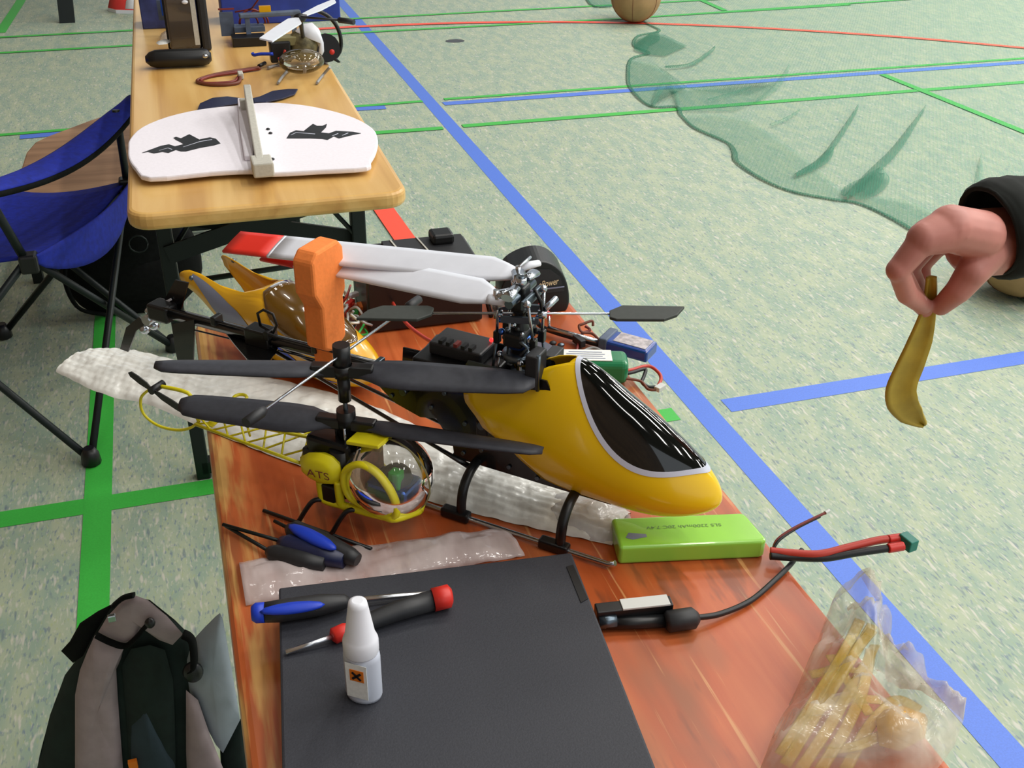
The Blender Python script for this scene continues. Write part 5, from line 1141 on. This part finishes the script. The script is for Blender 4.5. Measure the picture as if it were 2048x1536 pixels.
for o_ in sh_.children:
    for v_ in o_.data.vertices:
        if v_.co.z < .0015: v_.co.z = .0015
# ================================================================== bags on the floor at the lower left
def bz(py): return .44-(py-1190)/346*.30
def BP(px, py, d=0.0): return G(px, py, bz(py)+d)
bnrm = V(.0, -.75, .75)
bp = thing('backpack', 'taupe and black backpack standing on the floor beside the orange table', 'backpack', (-.16, 1.05, 0))
body = [(262, 1192), (300, 1200), (350, 1240), (385, 1275), (392, 1340), (400, 1430), (440, 1536), (440, 1600), (60, 1600), (80, 1510), (100, 1430), (130, 1350), (160, 1310), (180, 1262), (215, 1215)]
b = MB(); b.pillow(dense([BP(x, y, -.02) for x, y in body], 3), bnrm, .03, .16, rings=8, rough=.25, fs_=14); part('body', b, MT['darkgreen'], bp)
flap = [(240, 1206), (268, 1190), (296, 1200), (334, 1232), (366, 1268), (345, 1290), (318, 1280), (300, 1262), (284, 1250), (272, 1282), (246, 1292), (194, 1268), (214, 1234)]
b = MB(); b.pillow(dense([BP(x, y, .012) for x, y in flap], 3), bnrm, .014, .02, rings=5, rough=.2, fs_=30, ctr=BP(262, 1240, .012)); part('top_flap', b, MT['taupe'], bp)
pan = [(190, 1270), (248, 1296), (232, 1330), (236, 1400), (246, 1536), (250, 1600), (150, 1600), (150, 1480), (150, 1390), (160, 1340), (176, 1300)]
b = MB(); b.pillow(dense([BP(x, y, .012) for x, y in pan], 3), bnrm, .022, .02, rings=6, rough=.2, fs_=24, ctr=BP(198, 1430, .01)); part('front_panel', b, MT['taupe'], bp)
pan2 = [(372, 1380), (396, 1400), (420, 1470), (446, 1536), (450, 1600), (376, 1600), (372, 1500)]
b = MB(); b.pillow(dense([BP(x, y, .006) for x, y in pan2], 2), bnrm, .014, .02, rings=5); part('side_panel', b, MT['taupe'], bp)
pk = [(244, 1330), (262, 1298), (300, 1290), (330, 1300), (346, 1360), (350, 1440), (352, 1560), (262, 1560), (252, 1440)]
b = MB(); b.pillow(dense([BP(x, y, .010) for x, y in pk], 3), bnrm, .012, .012, rings=6, rough=.4, fs_=22); part('mesh_pocket', b, MT['darkgreen'], bp)
pk2 = [(262, 1450), (290, 1400), (316, 1460), (350, 1530), (352, 1600), (262, 1600)]
b = MB(); b.pillow(dense([BP(x, y, .016) for x, y in pk2], 3), bnrm, .014, .01, rings=5); part('lower_pocket', b, MT['tealcloth'], bp)
wing_ = [(122, 1302), (140, 1282), (160, 1246), (196, 1222), (228, 1206), (206, 1240), (186, 1272), (166, 1312), (146, 1326)]
b = MB(); b.pillow(dense([BP(x, y, .0) for x, y in wing_], 2), bnrm, .010, .012, rings=4, ctr=BP(172, 1262)); part('side_wing', b, MT['blackcloth'], bp)
for P, r_ in (([(192, 1270), (220, 1284), (250, 1292), (272, 1276), (288, 1256), (300, 1244)], .006), ([(226, 1212), (246, 1196), (268, 1190)], .006), ([(366, 1268), (384, 1282), (388, 1330), (378, 1340)], .009)):
    b = MB(); b.tube(cat([BP(x, y, .022) for x, y in P], 5), r_, 6, flat=.5); part('strap', b, MT['blackcloth'], bp)
b = MB(); b.box(BP(224, 1236, .034), (.010, .006, .010)); part('buckle', b, MT['silver'], bp, bevel=.001)
b = MB(); b.ell(BP(300, 1246, .026), (.007, .006, .008), n=10, m=6); part('toggle', b, MT['black'], bp); b = MB(); b.ell(BP(386, 1344, .02), (.014, .010, .018), n=12, m=8); part('buckle_pad', b, MT['black'], bp)
b = MB(); b.box(BP(266, 1528, .03), (.012, .006, .014)); part('orange_tag', b, MT['hazard'], bp)
pcx = thing('cloth', 'pale slate cloth hanging between the backpack and the table', 'cloth', (-.06, .98, 0))
clo = [(384, 1282), (408, 1256), (432, 1232), (440, 1226), (446, 1240), (474, 1400), (480, 1440), (446, 1506), (432, 1490), (400, 1430), (376, 1380), (374, 1320)]
b = MB(); b.pillow(dense([BP(x, y, -.01) for x, y in clo], 2), bnrm, .016, .012, rings=5, rough=.3, fs_=20); part('fold', b, MT['palecloth'], pcx)
clo2 = [(440, 1500), (482, 1436), (500, 1536), (500, 1600), (446, 1600)]
b = MB(); b.pillow(dense([BP(x, y, -.03) for x, y in clo2], 2), bnrm, .012, .02, rings=4); part('dark_fold', b, MT['darkgreen'], pcx)
b = MB(); b.box(V(pcx.location.x-.02, .98, .07), (.10, .12, .14)); 
for p in b.v: p.x += mnoise.noise(p*20)*.01
part('gathered_base', b, MT['palecloth'], pcx, bevel=.02, seg=3)

# ================================================================== person reaching in from the right
YH = .66
def HP(px, py, d=0.0): return onplane(px, py, V(0, YH+d, 0), V(0,1,0))
pe = thing('person', 'hand in dark sleeve reaching in from the right with a yellow strip', 'person', (HP(2100, 480).x, YH, 0))
b = MB()
def limb(P, R, n=14):
    pts = [HP(*p) for p in P]; b.tube(pts, R, n)
    for p, r in zip(pts, R): b.ell(p, (r, r, r), n=n, m=10)
limb([(2090, 478, .01), (2010, 482, .005), (1960, 486, .005)], [.028, .030, .030])
# palm and back of the hand
limb([(1960, 470, -.012), (1900, 458, -.016), (1848, 478, -.018)], [.021, .020, .0145])
limb([(1965, 472, .004), (1900, 456, .002), (1856, 470, .0)], [.022, .020, .0145])
limb([(1965, 478, .018), (1905, 462, .020), (1868, 470, .018)], [.020, .019, .0135])
limb([(1965, 486, .028), (1912, 476, .034), (1884, 480, .034)], [.018, .016, .0125])
# four fingers, bent down towards the strip
limb([(1844, 482, -.018), (1796, 540, -.018), (1814, 588, -.012), (1846, 612, -.004)], [.0118, .0102, .0092, .0078])
limb([(1852, 474, .0), (1800, 540, .0), (1824, 590, .002), (1850, 618, .004)], [.0118, .0102, .0092, .0078])
limb([(1866, 474, .018), (1818, 536, .019), (1836, 580, .016), (1856, 606, .012)], [.0112, .0098, .0088, .0074])
limb([(1882, 484, .034), (1842, 532, .035), (1846, 566, .028), (1860, 590, .020)], [.0100, .0086, .0078, .0066])
# thumb
limb([(1972, 505, -.012), (1944, 545, -.022), (1916, 582, -.020), (1882, 612, -.010)], [.0180, .0138, .0112, .0086])
hand = part('hand', b, MT['skin'], pe)
m = hand.modifiers.new('remesh', 'REMESH'); m.mode = 'VOXEL'; m.voxel_size = .0017; m.use_smooth_shade = True
m = hand.modifiers.new('smooth', 'SMOOTH'); m.factor = .5; m.iterations = 6
for k, (x, y, d) in enumerate(((1843, 604, -.011), (1848, 612, -.003))):
    bn_ = MB(); bn_.ell(HP(x, y, d), (.0050, .003, .0062), n=10, m=6); part('fingernail', bn_, M('nail_%d' % k, (214, 160, 150), .3), hand)
b = MB(); SL = [HP(1976, 460, .006), HP(1988, 459, .006), HP(2030, 456, .008), HP(2120, 450, .02), HP(2300, 440, .05)]
def slv(s, t):
    i = s*(len(SL)-1); k = min(len(SL)-2, int(i)); c = SL[k].lerp(SL[k+1], i-k); a = 2*math.pi*t
    r = (.037+.006*min(1, s*3))*(1+.05*mnoise.noise(V(s*9, math.cos(a)*2, math.sin(a)*2)))
    return c + V(-.012*math.sin(a)*(1-s), 0, 0) + (V(0,1,0)*math.cos(a) + V(0,0,1)*math.sin(a))*r
b.grid(slv, 22, 28, cv=True); part('sleeve', b, MT['sleeve'], pe, solid=.004)
ys = thing('yellow_strip', 'curved dull yellow plastic strip dangling from the fingers', 'strip', HP(1830, 850))
cl_ = [(1864, 556), (1862, 590), (1856, 630), (1842, 680), (1822, 730), (1804, 775), (1806, 806), (1824, 832), (1850, 852)]
wd_ = [.007, .010, .014, .022, .026, .028, .028, .022, .003]
P = cat([HP(x, y, -.002) for x, y in cl_], 5); kk = len(P); b = MB()
def stp(s, t):
    i = min(kk-1, int(round(s*(kk-1)))); d = (P[min(kk-1, i+1)]-P[max(0, i-1)]).normalized(); q = d.cross(V(.25, 1, .1)).normalized()
    j = s*(len(wd_)-1); a = min(len(wd_)-2, int(j)); w = wd_[a]+(wd_[a+1]-wd_[a])*(j-a)
    return P[i] + q*(t-.5)*w + V(0, .004*math.sin(math.pi*t), 0)
b.grid(stp, kk-1, 6); part('strip', b, MT['strap'], ys, solid=.003)
